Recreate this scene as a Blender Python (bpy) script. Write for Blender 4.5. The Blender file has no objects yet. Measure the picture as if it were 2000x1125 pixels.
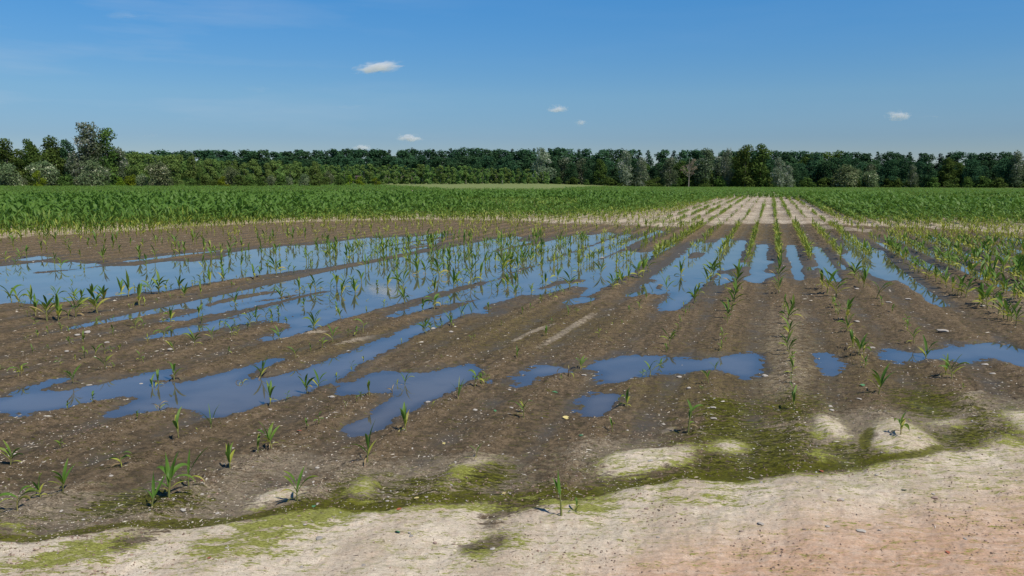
import bpy, math, random
import numpy as np
from mathutils import Vector
R = math.radians
rng = np.random.default_rng(7)
random.seed(7)
scene = bpy.context.scene
C = scene.collection

# ------------------------------------------------------------------ camera
F, H, HOR = 1555.0, 2.05, 352.0            # focal length in photo pixels, eye height, horizon line
PITCH = math.atan((562.5 - HOR) / F)
SP, CP = math.sin(PITCH), math.cos(PITCH)
cam = bpy.data.objects.new("camera", bpy.data.cameras.new("camera"))
C.objects.link(cam)
cam.location = (0, 0, H)
cam.rotation_euler = (math.pi / 2 - PITCH, 0, 0)
cam.data.sensor_width = 36.0
cam.data.lens = F * 36.0 / 2000.0
cam.data.clip_start = 0.05
cam.data.clip_end = 30000
scene.camera = cam

# ------------------------------------------------------------------ light
SUN_EL = R(56)
sx, sy = 0.74, -0.67
n_ = math.hypot(sx, sy)
SUN = Vector((sx / n_ * math.cos(SUN_EL), sy / n_ * math.cos(SUN_EL), math.sin(SUN_EL)))
world = bpy.data.worlds.new("World")
scene.world = world
world.use_nodes = True
nt = world.node_tree
nt.nodes.clear()
sky = nt.nodes.new("ShaderNodeTexSky")
sky.sky_type = 'NISHITA'
sky.sun_disc = False
sky.sun_elevation = SUN_EL
sky.sun_rotation = math.atan2(SUN.x, SUN.y)
sky.altitude = 100
sky.air_density = 0.7
sky.dust_density = 0.0
sky.ozone_density = 4.0
hsv = nt.nodes.new("ShaderNodeHueSaturation")
hsv.inputs['Saturation'].default_value = 1.2
hsv.inputs['Value'].default_value = 1.0
bg = nt.nodes.new("ShaderNodeBackground")
bg.inputs[1].default_value = 0.135
wo = nt.nodes.new("ShaderNodeOutputWorld")
# thin high cirrus streaks, mixed into the sky by direction
tc = nt.nodes.new("ShaderNodeTexCoord")
mp = nt.nodes.new("ShaderNodeMapping")
mp.inputs['Scale'].default_value = (2.2, 2.2, 17.0)
nz = nt.nodes.new("ShaderNodeTexNoise")
nz.inputs['Scale'].default_value = 1.6
nz.inputs['Detail'].default_value = 7
nz.inputs['Roughness'].default_value = 0.55
mr = nt.nodes.new("ShaderNodeMapRange")
mr.inputs[1].default_value = 0.50
mr.inputs[2].default_value = 0.80
mr.inputs[4].default_value = 0.24
mixs = nt.nodes.new("ShaderNodeMixRGB")
mixs.inputs[2].default_value = (4.2, 4.6, 5.0, 1)
L = nt.links.new
L(tc.outputs['Generated'], mp.inputs[0]); L(mp.outputs[0], nz.inputs['Vector'])
L(nz.outputs[0], mr.inputs[0])
sep0 = nt.nodes.new("ShaderNodeSeparateXYZ"); L(tc.outputs['Generated'], sep0.inputs[0])
west = nt.nodes.new("ShaderNodeMapRange"); L(sep0.outputs['X'], west.inputs[0])
west.inputs[1].default_value = -.02; west.inputs[2].default_value = -.42; west.inputs[3].default_value = .12; west.inputs[4].default_value = 1.0
cm_ = nt.nodes.new("ShaderNodeMath"); cm_.operation = 'MULTIPLY'; L(mr.outputs[0], cm_.inputs[0]); L(west.outputs[0], cm_.inputs[1]); L(cm_.outputs[0], mixs.inputs[0])
# the upper air is a deeper, brighter blue than the air near the horizon
sep = nt.nodes.new("ShaderNodeSeparateXYZ"); L(tc.outputs['Generated'], sep.inputs[0])
ramp = nt.nodes.new("ShaderNodeValToRGB"); L(sep.outputs['Z'], ramp.inputs[0])
ramp.color_ramp.elements[0].color = (.42, .37, .37, 1)
ramp.color_ramp.elements[1].color = (.60, .80, .90, 1)
e_ = ramp.color_ramp.elements.new(.05); e_.color = (.48, .47, .48, 1)
e_ = ramp.color_ramp.elements.new(.10); e_.color = (.70, .69, .62, 1)
e_ = ramp.color_ramp.elements.new(.16); e_.color = (.70, .83, .80, 1)
e_ = ramp.color_ramp.elements.new(.23); e_.color = (.66, .97, .98, 1)
mul = nt.nodes.new("ShaderNodeMixRGB"); mul.blend_type = 'MULTIPLY'; mul.inputs[0].default_value = 1
L(sky.outputs[0], hsv.inputs['Color']); L(hsv.outputs[0], mul.inputs[1]); L(ramp.outputs[0], mul.inputs[2]); L(mul.outputs[0], mixs.inputs[1])
L(mixs.outputs[0], bg.inputs[0]); L(bg.outputs[0], wo.inputs[0])

sl = bpy.data.lights.new("sun", 'SUN')
sl.energy = 4.5
sl.angle = R(0.53)
sl.color = (1.0, 0.94, 0.84)
so = bpy.data.objects.new("sun", sl)
so.rotation_euler = SUN.to_track_quat('Z', 'Y').to_euler()
so.location = (0, 0, 60)
C.objects.link(so)
scene.view_settings.view_transform = 'Standard'
scene.view_settings.look = 'None'
scene.view_settings.gamma = 1
scene.view_settings.exposure = 0.05
scene.cycles.max_bounces = 8
scene.cycles.transparent_max_bounces = 24
scene.cycles.volume_bounces = 2

# ------------------------------------------------------------------ projection helpers (photo pixels <-> ground)
def ground(u, v, z=0.0):
    a = (u - 1000) / F; b = (562.5 - v) / F
    dx, dy, dz = a, b * SP + CP, b * CP - SP
    t = (z - H) / dz
    return dx * t, dy * t
def pix(x, y, z=0.0):
    dz = z - H
    yc = y * SP + dz * CP
    zc = y * CP - dz * SP
    zc = np.where(zc < 0.05, 0.05, zc)
    return 1000 + F * x / zc, 562.5 - F * yc / zc
def px_per_m(x, y):
    return F / (y * CP + H * SP)

# rows of maize: unit vector along the rows and across them
gx, gy = ground(1507 + .092 * 300, HOR + 300); gx2, gy2 = ground(1507 + .092 * 3, HOR + 3)
ROWD = np.array([gx2 - gx, gy2 - gy]); ROWD = ROWD / np.linalg.norm(ROWD)
ROWP = np.array([ROWD[1], -ROWD[0]])
T0 = gx * ROWP[0] + gy * ROWP[1]
q = ground(1507 + (.092 + .385) * 300, HOR + 300)
ROWSP = q[0] * ROWP[0] + q[1] * ROWP[1] - T0
print("row spacing", ROWSP, "dir", ROWD)

def hash2(ix, iy, seed):
    h = (ix.astype(np.int64) * 374761393 + iy.astype(np.int64) * 668265263 + seed * 1442695041) & 0xFFFFFFFF
    h = ((h ^ (h >> 13)) * 1274126177) & 0xFFFFFFFF
    h = h ^ (h >> 16)
    return (h & 0xFFFF) / 65535.0
def vnoise(x, y, seed=0):
    ix = np.floor(x); iy = np.floor(y)
    fx = x - ix; fy = y - iy
    fx = fx * fx * (3 - 2 * fx); fy = fy * fy * (3 - 2 * fy)
    ix = ix.astype(np.int64); iy = iy.astype(np.int64)
    a = hash2(ix, iy, seed); b = hash2(ix + 1, iy, seed)
    c = hash2(ix, iy + 1, seed); d = hash2(ix + 1, iy + 1, seed)
    return (a * (1 - fx) + b * fx) * (1 - fy) + (c * (1 - fx) + d * fx) * fy * 1.0
def fbm(x, y, seed=0, oct=4, gain=.5):
    s = 0; a = 1; n = 0
    for o in range(oct):
        s = s + a * (vnoise(x, y, seed + o * 17) - .5) * 2
        n += a; a *= gain; x = x * 2.03 + 11.3; y = y * 2.03 - 7.1
    return s / n
def sstep(a, b, x):
    t = np.clip((x - a) / (b - a), 0, 1)
    return t * t * (3 - 2 * t)

# ------------------------------------------------------------------ node material helpers
def new_mat(name):
    m = bpy.data.materials.new(name); m.use_nodes = True
    t = m.node_tree; t.nodes.clear()
    out = t.nodes.new("ShaderNodeOutputMaterial")
    return m, t, out
def N(t, kind, **kw):
    n = t.nodes.new(kind)
    for k, v in kw.items():
        if k in n.inputs.keys() if hasattr(n.inputs, 'keys') else False:
            n.inputs[k].default_value = v
        else:
            setattr(n, k, v)
    return n
def mixc(t, fac, a, b, mode='MIX'):
    n = t.nodes.new("ShaderNodeMixRGB"); n.blend_type = mode
    for i, s in ((0, fac), (1, a), (2, b)):
        if hasattr(s, 'links') or isinstance(s, bpy.types.NodeSocket): t.links.new(s, n.inputs[i])
        elif isinstance(s, (int, float)): n.inputs[i].default_value = s
        else: n.inputs[i].default_value = (*s, 1)
    return n.outputs[0]
def math_(t, op, a, b=None, c=None, clamp=False):
    n = t.nodes.new("ShaderNodeMath"); n.operation = op; n.use_clamp = clamp
    for i, s in enumerate((a, b, c)):
        if s is None: continue
        if isinstance(s, bpy.types.NodeSocket): t.links.new(s, n.inputs[i])
        else: n.inputs[i].default_value = s
    return n.outputs[0]
def maprange(t, s, a, b, c=0., d=1.):
    n = t.nodes.new("ShaderNodeMapRange"); n.interpolation_type = 'SMOOTHSTEP'
    t.links.new(s, n.inputs[0])
    for i, v in enumerate((a, b, c, d)): n.inputs[i + 1].default_value = v
    return n.outputs[0]
def noise(t, vec, scale, detail=4, rough=.55, dist=0.):
    n = t.nodes.new("ShaderNodeTexNoise")
    n.inputs['Scale'].default_value = scale; n.inputs['Detail'].default_value = detail
    n.inputs['Roughness'].default_value = rough; n.inputs['Distortion'].default_value = dist
    t.links.new(vec, n.inputs['Vector'])
    return n.outputs[0]
def mapping(t, vec, scale=(1, 1, 1), rot=(0, 0, 0)):
    n = t.nodes.new("ShaderNodeMapping")
    n.inputs['Scale'].default_value = scale; n.inputs['Rotation'].default_value = rot
    t.links.new(vec, n.inputs[0])
    return n.outputs[0]

# ------------------------------------------------------------------ mesh helpers
def mesh_np(name, V, quads, mat=None, smooth=False, attrs=None, tris=False):
    V = np.asarray(V, np.float32).reshape(-1, 3); Q = np.asarray(quads, np.int32)
    k = Q.shape[1]
    me = bpy.data.meshes.new(name)
    me.vertices.add(len(V)); me.vertices.foreach_set("co", V.ravel())
    me.loops.add(Q.size); me.loops.foreach_set("vertex_index", Q.ravel())
    me.polygons.add(len(Q))
    me.polygons.foreach_set("loop_start", np.arange(0, Q.size, k, dtype=np.int32))
    me.polygons.foreach_set("use_smooth", np.full(len(Q), smooth))
    me.update(calc_edges=True)
    for an, arr in (attrs or {}).items():
        a = me.attributes.new(an, 'FLOAT', 'POINT')
        a.data.foreach_set("value", np.asarray(arr, np.float32).ravel())
    if mat: me.materials.append(mat)
    return me
def link(name, me, parent=None, loc=(0, 0, 0)):
    o = bpy.data.objects.new(name, me)
    C.objects.link(o); o.location = loc
    if parent is not None: o.parent = parent
    return o
def tag(o, label=None, cat=None, group=None, kind=None):
    if label: o["label"] = label
    if cat: o["category"] = cat
    if group: o["group"] = group
    if kind: o["kind"] = kind
    return o
def tube(points, radii, n=6):
    P = [Vector(p) for p in points]
    V = []; Q = []
    for i, p in enumerate(P):
        d = (P[min(i + 1, len(P) - 1)] - P[max(i - 1, 0)]).normalized()
        a = d.orthogonal().normalized(); b = d.cross(a)
        for j in range(n):
            an = 2 * math.pi * j / n
            V.append(p + (a * math.cos(an) + b * math.sin(an)) * radii[i])
    for i in range(len(P) - 1):
        for j in range(n):
            Q.append((i * n + j, i * n + (j + 1) % n, (i + 1) * n + (j + 1) % n, (i + 1) * n + j))
    return np.array([tuple(v) for v in V]), np.array(Q, np.int32)
def merge(parts):
    V = []; Q = []; o = 0
    for v, q_ in parts:
        V.append(v); Q.append(np.asarray(q_) + o); o += len(v)
    return np.concatenate(V), np.concatenate(Q)

# ================================================================== TERRAIN
WATER = [
 [(0,520),(40,516),(90,512),(160,513),(215,517),(300,512),(400,509),(440,507),(446,494),(500,485),(560,481),(640,475),(720,465),(800,462),(860,456),(866,462),(864,470),(840,482),(800,493),(740,505),(700,512),(660,518),(620,524),(560,531),(480,544),(400,552),(320,567),(280,570),(220,580),(160,588),(100,590),(60,594),(0,594),(-300,630),(-300,545)],
 [(30,507),(80,500),(112,502),(90,507),(50,511)],
 [(136,639),(200,624),(260,612),(320,600),(380,587),(400,582),(460,570),(540,553),(600,539),(640,529),(700,518),(740,510),(800,499),(860,488),(940,473),(1012,460),(1014,472),(1040,473),(1120,459),(1165,458),(1198,453),(1198,459),(1140,481),(1090,499),(1040,517),(1000,530),(960,545),(920,555),(860,569),(800,587),(740,604),(670,622),(630,634),(580,651),(523,665),(521,661),(560,648),(585,636),(520,630),(440,640),(400,648),(302,660),(303,656),(400,632),(440,622),(380,628),(330,628),(340,623),(400,610),(400,600),(320,609),(200,633),(140,643)],
 [(820,597),(860,588),(900,572),(940,560),(1000,538),(1050,520),(1100,502),(1140,488),(1200,466),(1230,456),(1232,460),(1205,476),(1250,464),(1290,448),(1292,452),(1260,467),(1220,484),(1225,492),(1274,492),(1318,472),(1316,480),(1276,500),(1244,521),(1236,535),(1200,545),(1190,557),(1150,577),(1139,578),(1145,570),(1160,560),(1110,563),(1086,568),(1040,575),(1010,577),(960,590),(900,597),(840,601),(800,613),(775,621),(770,618),(800,604)],
 [(1096,590),(1120,585),(1140,582),(1168,582),(1156,588),(1120,594)],
 [(0,786),(40,772),(80,748),(120,739),(124,745),(90,757),(70,768),(110,766),(122,762),(160,756),(200,748),(230,741),(260,734),(280,731),(330,730),(325,738),(352,744),(340,757),(400,743),(476,722),(530,704),(545,700),(540,706),(500,722),(475,738),(443,750),(450,752),(484,744),(500,741),(570,730),(610,716),(680,690),(730,670),(800,642),(860,616),(910,598),(960,580),(1000,563),(1010,577),(990,586),(940,600),(948,611),(910,614),(890,622),(850,640),(800,660),(750,688),(700,708),(690,722),(660,742),(600,768),(560,778),(480,798),(440,812),(425,818),(400,802),(340,797),(290,800),(250,802),(205,815),(200,812),(240,797),(262,786),(296,776),(250,776),(210,780),(160,790),(100,800),(50,807),(0,804),(-250,830),(-250,810)],
 [(660,758),(690,746),(720,734),(770,730),(800,728),(860,726),(900,716),(936,716),(928,726),(914,742),(880,760),(850,774),(820,788),(783,807),(734,846),(680,848),(674,836),(734,815),(745,800),(762,786),(790,770),(790,760),(756,768),(720,767),(670,766)],
 [(915,752),(940,742),(990,736),(985,741),(960,748),(920,753)],
 [(1014,752),(1020,741),(1040,732),(1030,726),(1050,720),(1070,715),(1100,718),(1125,724),(1130,730),(1100,732),(1060,733),(1045,737),(1030,752),(1020,756)],
 [(1150,715),(1160,708),(1200,703),(1230,696),(1280,696),(1330,703),(1370,706),(1390,701),(1430,697),(1460,690),(1480,692),(1484,700),(1482,720),(1474,733),(1450,737),(1420,733),(1418,722),(1400,723),(1340,723),(1280,725),(1250,735),(1220,746),(1190,750),(1182,744),(1186,728),(1190,725),(1170,724),(1150,724)],
 [(1140,800),(1150,785),(1165,770),(1200,767),(1218,768),(1210,785),(1200,800),(1180,810),(1160,818),(1145,815)],
 [(1597,692),(1612,688),(1625,695),(1632,705),(1633,720),(1628,733),(1620,733),(1608,722),(1600,705)],
 [(1720,692),(1740,688),(1770,688),(1800,693),(1810,689),(1835,684),(1860,686),(1870,680),(1900,675),(1910,670),(1940,667),(1960,675),(2000,690),(2120,705),(2100,735),(2000,716),(1980,715),(1950,706),(1935,697),(1915,696),(1890,703),(1850,702),(1800,703),(1760,706),(1735,703)],
 [(1478,478),(1495,478),(1494,500),(1490,510),(1511,508),(1511,513),(1491,517),(1486,528),(1482,535),(1512,534),(1511,538),(1488,545),(1482,552),(1474,553),(1452,547),(1450,542),(1470,537),(1462,532),(1470,527),(1467,520),(1440,524),(1420,526),(1410,530),(1415,538),(1430,540),(1425,548),(1396,558),(1393,556),(1396,548),(1412,535),(1412,522),(1418,516),(1440,514),(1465,510),(1468,495),(1475,485)],
 [(1228,578),(1255,570),(1262,558),(1275,550),(1295,553),(1283,560),(1280,570),(1295,565),(1300,555),(1272,543),(1300,527),(1330,503),(1345,490),(1357,476),(1370,470),(1374,478),(1390,472),(1398,478),(1385,482),(1400,480),(1414,466),(1424,463),(1431,470),(1454,470),(1452,486),(1444,500),(1437,513),(1420,516),(1410,522),(1400,530),(1385,545),(1370,558),(1362,570),(1352,577),(1350,587),(1335,600),(1320,608),(1302,606),(1300,600),(1310,585),(1320,572),(1300,570),(1275,578),(1270,570),(1250,576),(1235,581)],
 [(1538,479),(1549,479),(1555,500),(1562,525),(1565,547),(1558,547),(1550,530),(1541,500)],
 [(1585,482),(1600,483),(1612,500),(1625,520),(1637,540),(1640,548),(1622,549),(1608,535),(1600,515),(1592,498)],
 [(1575,522),(1592,518),(1590,528),(1578,530)],
 [(1638,454),(1666,466),(1686,480),(1712,488),(1724,490),(1728,502),(1746,520),(1780,546),(1812,572),(1836,590),(1848,599),(1838,600),(1820,594),(1800,576),(1780,564),(1760,550),(1736,549),(1712,539),(1700,530),(1680,527),(1660,515),(1645,498),(1666,494),(1655,482),(1648,470)],
 [(1632,504),(1640,508),(1652,520),(1656,528),(1646,528),(1640,516)],
]
STRIPS = [  # water channels between rows: (x, y, half width in y)
 [(240,511,1),(330,500,1.5),(400,492,1.5),(440,488,1)],
 [(1706,471,1),(1730,482,3),(1770,500,5),(1810,520,5),(1850,532,2)],
 [(1738,461,1),(1770,474,4),(1800,488,5),(1830,502,5),(1860,514,5),(1910,540,5),(1925,548,1)],
 [(1786,456,1),(1820,466,4),(1840,476,5),(1880,497,6),(1915,514,3)],
 [(1934,456,1),(1970,466,4),(2000,473,4),(2080,495,4)],
 [(1866,469,1),(1900,480,2),(1950,496,4),(2000,518,4),(2060,545,3)],
 [(1946,478,1),(1975,486,3),(2005,496,3),(2060,515,3)],
 [(1944,553,2),(1960,560,5),(1978,569,2)],
 [(1968,520,1),(1985,526,5),(2010,540,6),(2060,570,4)],
]
SOIL = [    # thin ridges that cross the pools
 [(60,534,1.2),(140,527,1.6),(210,518,2),(300,513,1.5)],
 [(750,482,1),(800,473,1.8),(866,463,2)],[(690,499,1),(760,488,1.6),(830,476,2),(866,468,2)],[(730,503,.6),(790,487,1.2),(850,478,1.4)],
 [(400,597,4),(460,582,3),(540,570,1.6),(600,560,1.2),(640,552,.6)],
 [(430,604,2),(480,592,2),(560,580,1.5),(600,570,1)],
 [(370,634,9),(420,623,9),(470,612,7),(550,592,6),(600,577,4),(660,567,2.6),(700,557,1)],
 [(440,645,8),(470,640,8),(540,627,5),(600,612,3),(660,598,2),(700,585,1)],
 [(920,501,.8),(960,492,1.6),(1010,481,2),(1060,471,2.4),(1130,457,2.6)],
 [(980,512,.5),(1040,495,1),(1090,480,1.3),(1140,470,1.5)],
 [(780,630,10),(840,608,7),(900,595,4.5),(960,580,2.6),(1000,568,1.2)],
 [(1095,516,1),(1140,502,2.6),(1170,490,3),(1205,477,3.2),(1270,455,3)],
 [(1148,517,1),(1180,504,2.4),(1205,493,3),(1250,473,4),(1330,452,4)],
 [(1230,508,.8),(1290,497,1)],
 [(800,595,3),(860,577,3),(920,562,3),(960,550,2.4),(1000,534,2.4),(1045,518,2.4),(1090,501,2.4),(1140,484,2.4),(1200,463,2.4)],
 [(1690,500,.6),(1712,510,1.2),(1724,526,.8)],[(1684,518,1),(1700,527,2)],
 [(1395,540,2),(1410,522,2.5),(1432,495,2),(1445,478,1.5)],
]
SOILP = [
 [(1042,566),(1070,556),(1085,548),(1150,545),(1140,550),(1105,556),(1060,566)],
 [(1340,505),(1350,494),(1372,493),(1386,494),(1380,500),(1360,504)],
 [(1312,560),(1325,545),(1338,540),(1330,552),(1322,560)],
 [(266,750),(290,744),(320,738),(326,752),(300,756)],
 [(328,787),(345,775),(365,774),(369,783),(350,789)],
 [(1058,731),(1090,727),(1100,730),(1080,733)],
 [(36,801),(52,798),(54,802),(40,804)],
]
SAND = [
 [(-400,1085),(0,1058),(100,1052),(200,1045),(260,1038),(330,1046),(400,1030),(480,1022),(560,1014),(620,1005),(760,1003),(860,992),(900,985),(960,976),(1050,968),(1130,975),(1200,963),(1300,952),(1420,945),(1470,935),(1560,925),(1650,925),(1720,912),(1780,905),(1850,890),(1920,880),(2000,872),(2500,840),(2600,1500),(-600,1500)],
 [(1170,930),(1190,890),(1230,880),(1300,876),(1345,880),(1340,905),(1330,920),(1250,930),(1180,937)],
 [(1585,860),(1600,815),(1612,800),(1630,830),(1650,850),(1665,868),(1620,862)],
 [(1685,845),(1700,828),(1740,825),(1800,845),(1835,875),(1810,892),(1760,892),(1700,885)],
 [(1380,870),(1430,862),(1455,868),(1450,885),(1410,895),(1390,890)],
 [(1555,885),(1590,880),(1620,895),(1600,905),(1560,900)],
 [(1800,822),(1840,812),(1870,815),(1890,830),(1840,835)],
 [(1950,800),(2000,798),(2200,820),(2200,860),(2000,850),(1960,825)],
 [(1905,862),(2000,850),(2000,866),(1930,872)],
 [(690,960),(730,935),(750,925),(755,950),(740,975),(690,985),(655,990)],
 [(780,930),(825,907),(830,912),(790,935)],
 [(850,960),(890,925),(930,905),(970,898),(960,915),(900,940),(870,962)],
 [(500,990),(560,955),(590,950),(570,985),(510,1000)],
 [(0,1025),(60,1015),(100,1022),(60,1040),(0,1045)],
]
SANDBACK = [(-900,508),(-300,486),(0,468),(100,461),(200,457),(300,450),(400,443),(500,438),(600,434),(800,430),(1000,432),(1100,438),(1200,440),(1300,445),(1400,441),(1480,438),(1560,438),(1640,441),(1700,443),(1800,446),(1900,452),(2000,460),(2400,485),(3200,530),(3200,352.6),(-1600,352.6)]
MUDP = [[(940,1000),(990,985),(1060,975),(1090,985),(1050,1000),(1000,1005),(990,1030),(960,1050),(950,1030)],
        [(220,1065),(260,1050),(300,1060),(250,1085),(240,1095)],
        [(880,1075),(940,1060),(980,1050),(960,1085),(900,1095)]]
SANDSTRIP = [[(1045,687,2),(1080,665,4),(1120,640,4),(1165,612,3)],[(1000,668,1),(1040,650,3),(1085,638,2)],
 [(530,668,1),(600,655,2),(640,650,1.5)],[(640,684,1),(700,668,2),(760,655,2),(800,640,1.5)],
 [(1640,1,1),(1641,1,1)],[(960,690,1),(1020,662,2)],[(1600,444,3),(1700,452,3)],
 [(1870,790,2),(1900,775,5),(1925,770,3)],[(1290,845,3),(1320,840,4)],[(1360,860,4),(1450,830,3)]]
ALGAE = [
 [(1340,850),(1500,845),(1600,880),(1700,870),(1860,830),(1990,800),(2100,800),(2100,870),(1900,885),(1700,915),(1400,945),(1200,960),(1180,935),(1350,915)],
 [(500,1012),(700,985),(1000,962),(1200,950),(1180,985),(900,1000),(700,1015),(520,1030)],
 [(540,1012),(600,992),(700,985),(860,975),(1000,960),(1100,950),(1180,945),(1300,932),(1400,915),(1500,903),(1600,898),(1700,888),(1840,850),(1870,860),(1850,885),(1800,897),(1700,903),(1500,925),(1400,943),(1200,957),(1100,964),(1000,973),(860,988),(700,998)],
 [(1375,780),(1470,785),(1478,850),(1400,862),(1375,840)],
 [(1540,765),(1592,780),(1595,850),(1570,880),(1535,860)],
 [(1380,880),(1500,870),(1610,875),(1600,905),(1480,918),(1380,925)],
 [(1750,765),(1870,775),(1885,805),(1800,812),(1755,790)],
 [(1830,838),(1920,845),(1990,865),(1900,880),(1840,872)],
 [(1900,805),(1960,790),(2100,800),(2100,850),(1960,860)],
 [(1110,995),(1180,960),(1195,1000),(1150,1040),(1090,1040)],
 [(1405,960),(1462,943),(1468,990),(1400,1012),(1395,990)],
 [(1300,975),(1345,955),(1350,990),(1310,1005)],
 [(30,1105),(200,1055),(270,1085),(200,1112),(60,1120)],
 [(340,1100),(430,1060),(560,1080),(500,1110)],
 [(635,980),(740,922),(768,935),(705,990)],
 [(870,930),(1000,908),(1020,930),(970,965),(900,955),(760,965),(770,940)],
 [(1150,925),(1185,890),(1200,895),(1190,935)],
 [(130,1000),(250,955),(335,965),(380,1000),(330,1015),(200,1015)],
 [(-100,1010),(90,1020),(100,1045),(0,1055),(-100,1060)],
 [(460,1040),(560,1005),(700,1010),(640,1050),(500,1060)],
 [(880,1095),(960,1050),(1010,1060),(1000,1085),(920,1110)],
 [(1180,900),(1190,880),(1400,855),(1450,860),(1400,872),(1250,885)],
]
CHAN = [
 [(-100,1040),(60,1046),(180,1038),(300,1028),(420,1015),(520,1004),(600,1000),(560,1013),(480,1022),(400,1031),(330,1044),(260,1040),(180,1050),(60,1058),(-100,1066)],
 [(520,1006),(600,990),(700,984),(800,980),(870,972),(1000,968),(1100,958),(1200,950),(1320,936),(1430,918),(1560,912),(1700,896),(1790,890),(1850,874),(1860,882),(1800,900),(1700,910),(1620,920),(1500,930),(1420,945),(1300,953),(1200,964),(1130,974),(1050,969),(960,978),(870,990),(760,1003),(640,1004),(560,1014)],
 [(1690,840),(1705,845),(1700,880),(1680,890),(1672,870)],
]
CRUST = [[(640,905),(1000,890),(1060,950),(900,985),(640,990)],[(-100,970),(330,955),(560,940),(600,990),(300,1030),(-100,1040)],
 [(1380,845),(1900,775),(2100,790),(2100,870),(1400,900)],[(1080,870),(1320,845),(1250,880),(1120,930)],[(430,890),(700,880),(640,930),(420,940)],
 [(1500,600),(1570,600),(1600,800),(1490,800)],[(1930,560),(2050,600),(2050,640),(1900,600)]]
MOUNDS = [(1580,985,140,45,.05),(1250,905,90,22,.035),(1760,862,80,24,.05),(1625,845,35,38,.045),(700,1050,180,40,.03),(250,1085,160,25,.03),(1000,1080,140,30,.02),
 (1850,1010,90,25,.03),(700,960,40,25,.03),(940,930,70,20,.03),(1420,905,40,14,.02),(1120,1010,60,25,.03),(930,1030,35,40,-.02),(1900,940,60,20,.025)]
OLIVE = [
 [(1410,445),(1510,442),(1515,476),(1440,466)],
 [(900,640),(1100,600),(1200,610),(1180,660),(950,700),(860,690)],
 [(1380,700),(1480,640),(1500,760),(1390,770)],
 [(1540,660),(1600,640),(1600,900),(1500,900)],
 [(1680,700),(1760,700),(1790,760),(1680,760)],
 [(1200,740),(1400,740),(1400,800),(1200,790)],
 [(500,690),(800,640),(860,660),(500,720)],
]
RED = [[(1150,1125),(1500,1050),(1700,1035),(1850,1010),(2000,965),(2500,940),(2500,1500),(1100,1500)]]

def in_poly(u, v, poly):
    out = np.zeros(u.shape, bool)
    P = np.array(poly, float)
    bb = (u > P[:, 0].min()) & (u < P[:, 0].max()) & (v > P[:, 1].min()) & (v < P[:, 1].max())
    if not bb.any(): return out
    uu = u[bb]; vv = v[bb]; r = np.zeros(uu.shape, bool)
    j = len(P) - 1
    for i in range(len(P)):
        x1, y1 = P[i]; x2, y2 = P[j]
        if y1 != y2:
            c = ((y1 > vv) != (y2 > vv)) & (uu < (x2 - x1) * (vv - y1) / (y2 - y1) + x1)
            r ^= c
        j = i
    out[bb] = r
    return out
def strip_poly(s):
    return [(x, y - w) for x, y, w in s] + [(x, y + w) for x, y, w in reversed(s)]
def any_poly(u, v, polys):
    m = np.zeros(u.shape, bool)
    for p in polys: m |= in_poly(u, v, p)
    return m

def far_rise(x, y):
    """gentle large-scale relief: the grass beyond rises a little, the wood on the right lies lower"""
    r = np.hypot(x, y)
    u, _ = pix(x, np.maximum(y, 1.0), 0)
    A = np.interp(u, [-2000, 500, 800, 1050, 1150, 1300, 2000, 4000], [.25, .2, .75, .7, .1, -.9, -1.0, -1.0])
    return A * sstep(110, 290, r) * (y > 0)

# polar grid around the camera foot, dense in front, one sheet to the horizon
th_f = np.linspace(R(-43), R(43), 1450)
th = np.concatenate([np.linspace(R(-180), R(-43), 46)[:-1], th_f, np.linspace(R(43), R(180), 46)[1:]])
rr = np.concatenate([[0.4, 1.0, 1.8, 2.4], np.geomspace(2.8, 46, 960), np.geomspace(46, 420, 150)[1:], np.geomspace(420, 9000, 26)[1:]])
TH, RR = np.meshgrid(th, rr)
X = RR * np.sin(TH); Y = RR * np.cos(TH)
fr = Y > 0.8
nA = fbm(X * 1.7, Y * 1.7, 3, 3); nB = fbm(X * 7, Y * 7, 5, 3); nC = fbm(X * 26, Y * 26, 9, 2)
jx = (nA * .06 + nB * .05 + nC * .028)
jy = (fbm(X * 2.1 + 40, Y * 2.1, 23, 3) * .07 + fbm(X * 5, Y * 13 + 30, 29, 2) * .060 + fbm(X * 18, Y * 34, 31, 2) * .030)
U, Vv = pix(X + jx, Y + jy, 0.0)
U = np.where(fr, U, -9999); Vv = np.where(fr, Vv, -9999)
U0, V0 = pix(X, Y, 0.0); U0 = np.where(fr, U0, -9999); V0 = np.where(fr, V0, -9999)

Wm = any_poly(U, Vv, WATER) | any_poly(U, Vv, [strip_poly(s) for s in STRIPS])
Sm = any_poly(U0 * .4 + U * .6, V0 * .4 + Vv * .6, [strip_poly(s) for s in SOIL] + SOILP)
Wm = (Wm & ~Sm).astype(np.float32)
nL = fbm(X * .9, Y * .9, 77, 3); nM = fbm(X * 3.1, Y * 3.1, 78, 4)
Uw, Vw = pix(X + nM * .16, Y + nL * .15 + nM * .12, 0.0)
Uw = np.where(fr, Uw, -9999); Vw = np.where(fr, Vw, -9999)
Sa = any_poly(Uw, Vw, SAND)
back = in_poly(Uw, Vw, SANDBACK) | (RR > 120)
Sa = (Sa | (RR < 4.0) & ~fr | (RR < 3.2)) & ~any_poly(Uw, Vw, MUDP)
Ch = any_poly(.5 * (Uw + U0), .5 * (Vw + V0), CHAN)
Sa = ((Sa & ~Ch) | back).astype(np.float32); Ch = Ch.astype(np.float32)
Ss = any_poly(U0, V0, [strip_poly(s) for s in SANDSTRIP]).astype(np.float32)
Al = (any_poly(Uw, Vw, ALGAE) & ~any_poly(Uw, Vw, SAND[1:9])).astype(np.float32)
Ol = any_poly(Uw, Vw, OLIVE).astype(np.float32)
Rd = any_poly(Uw, Vw, RED).astype(np.float32)
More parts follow.
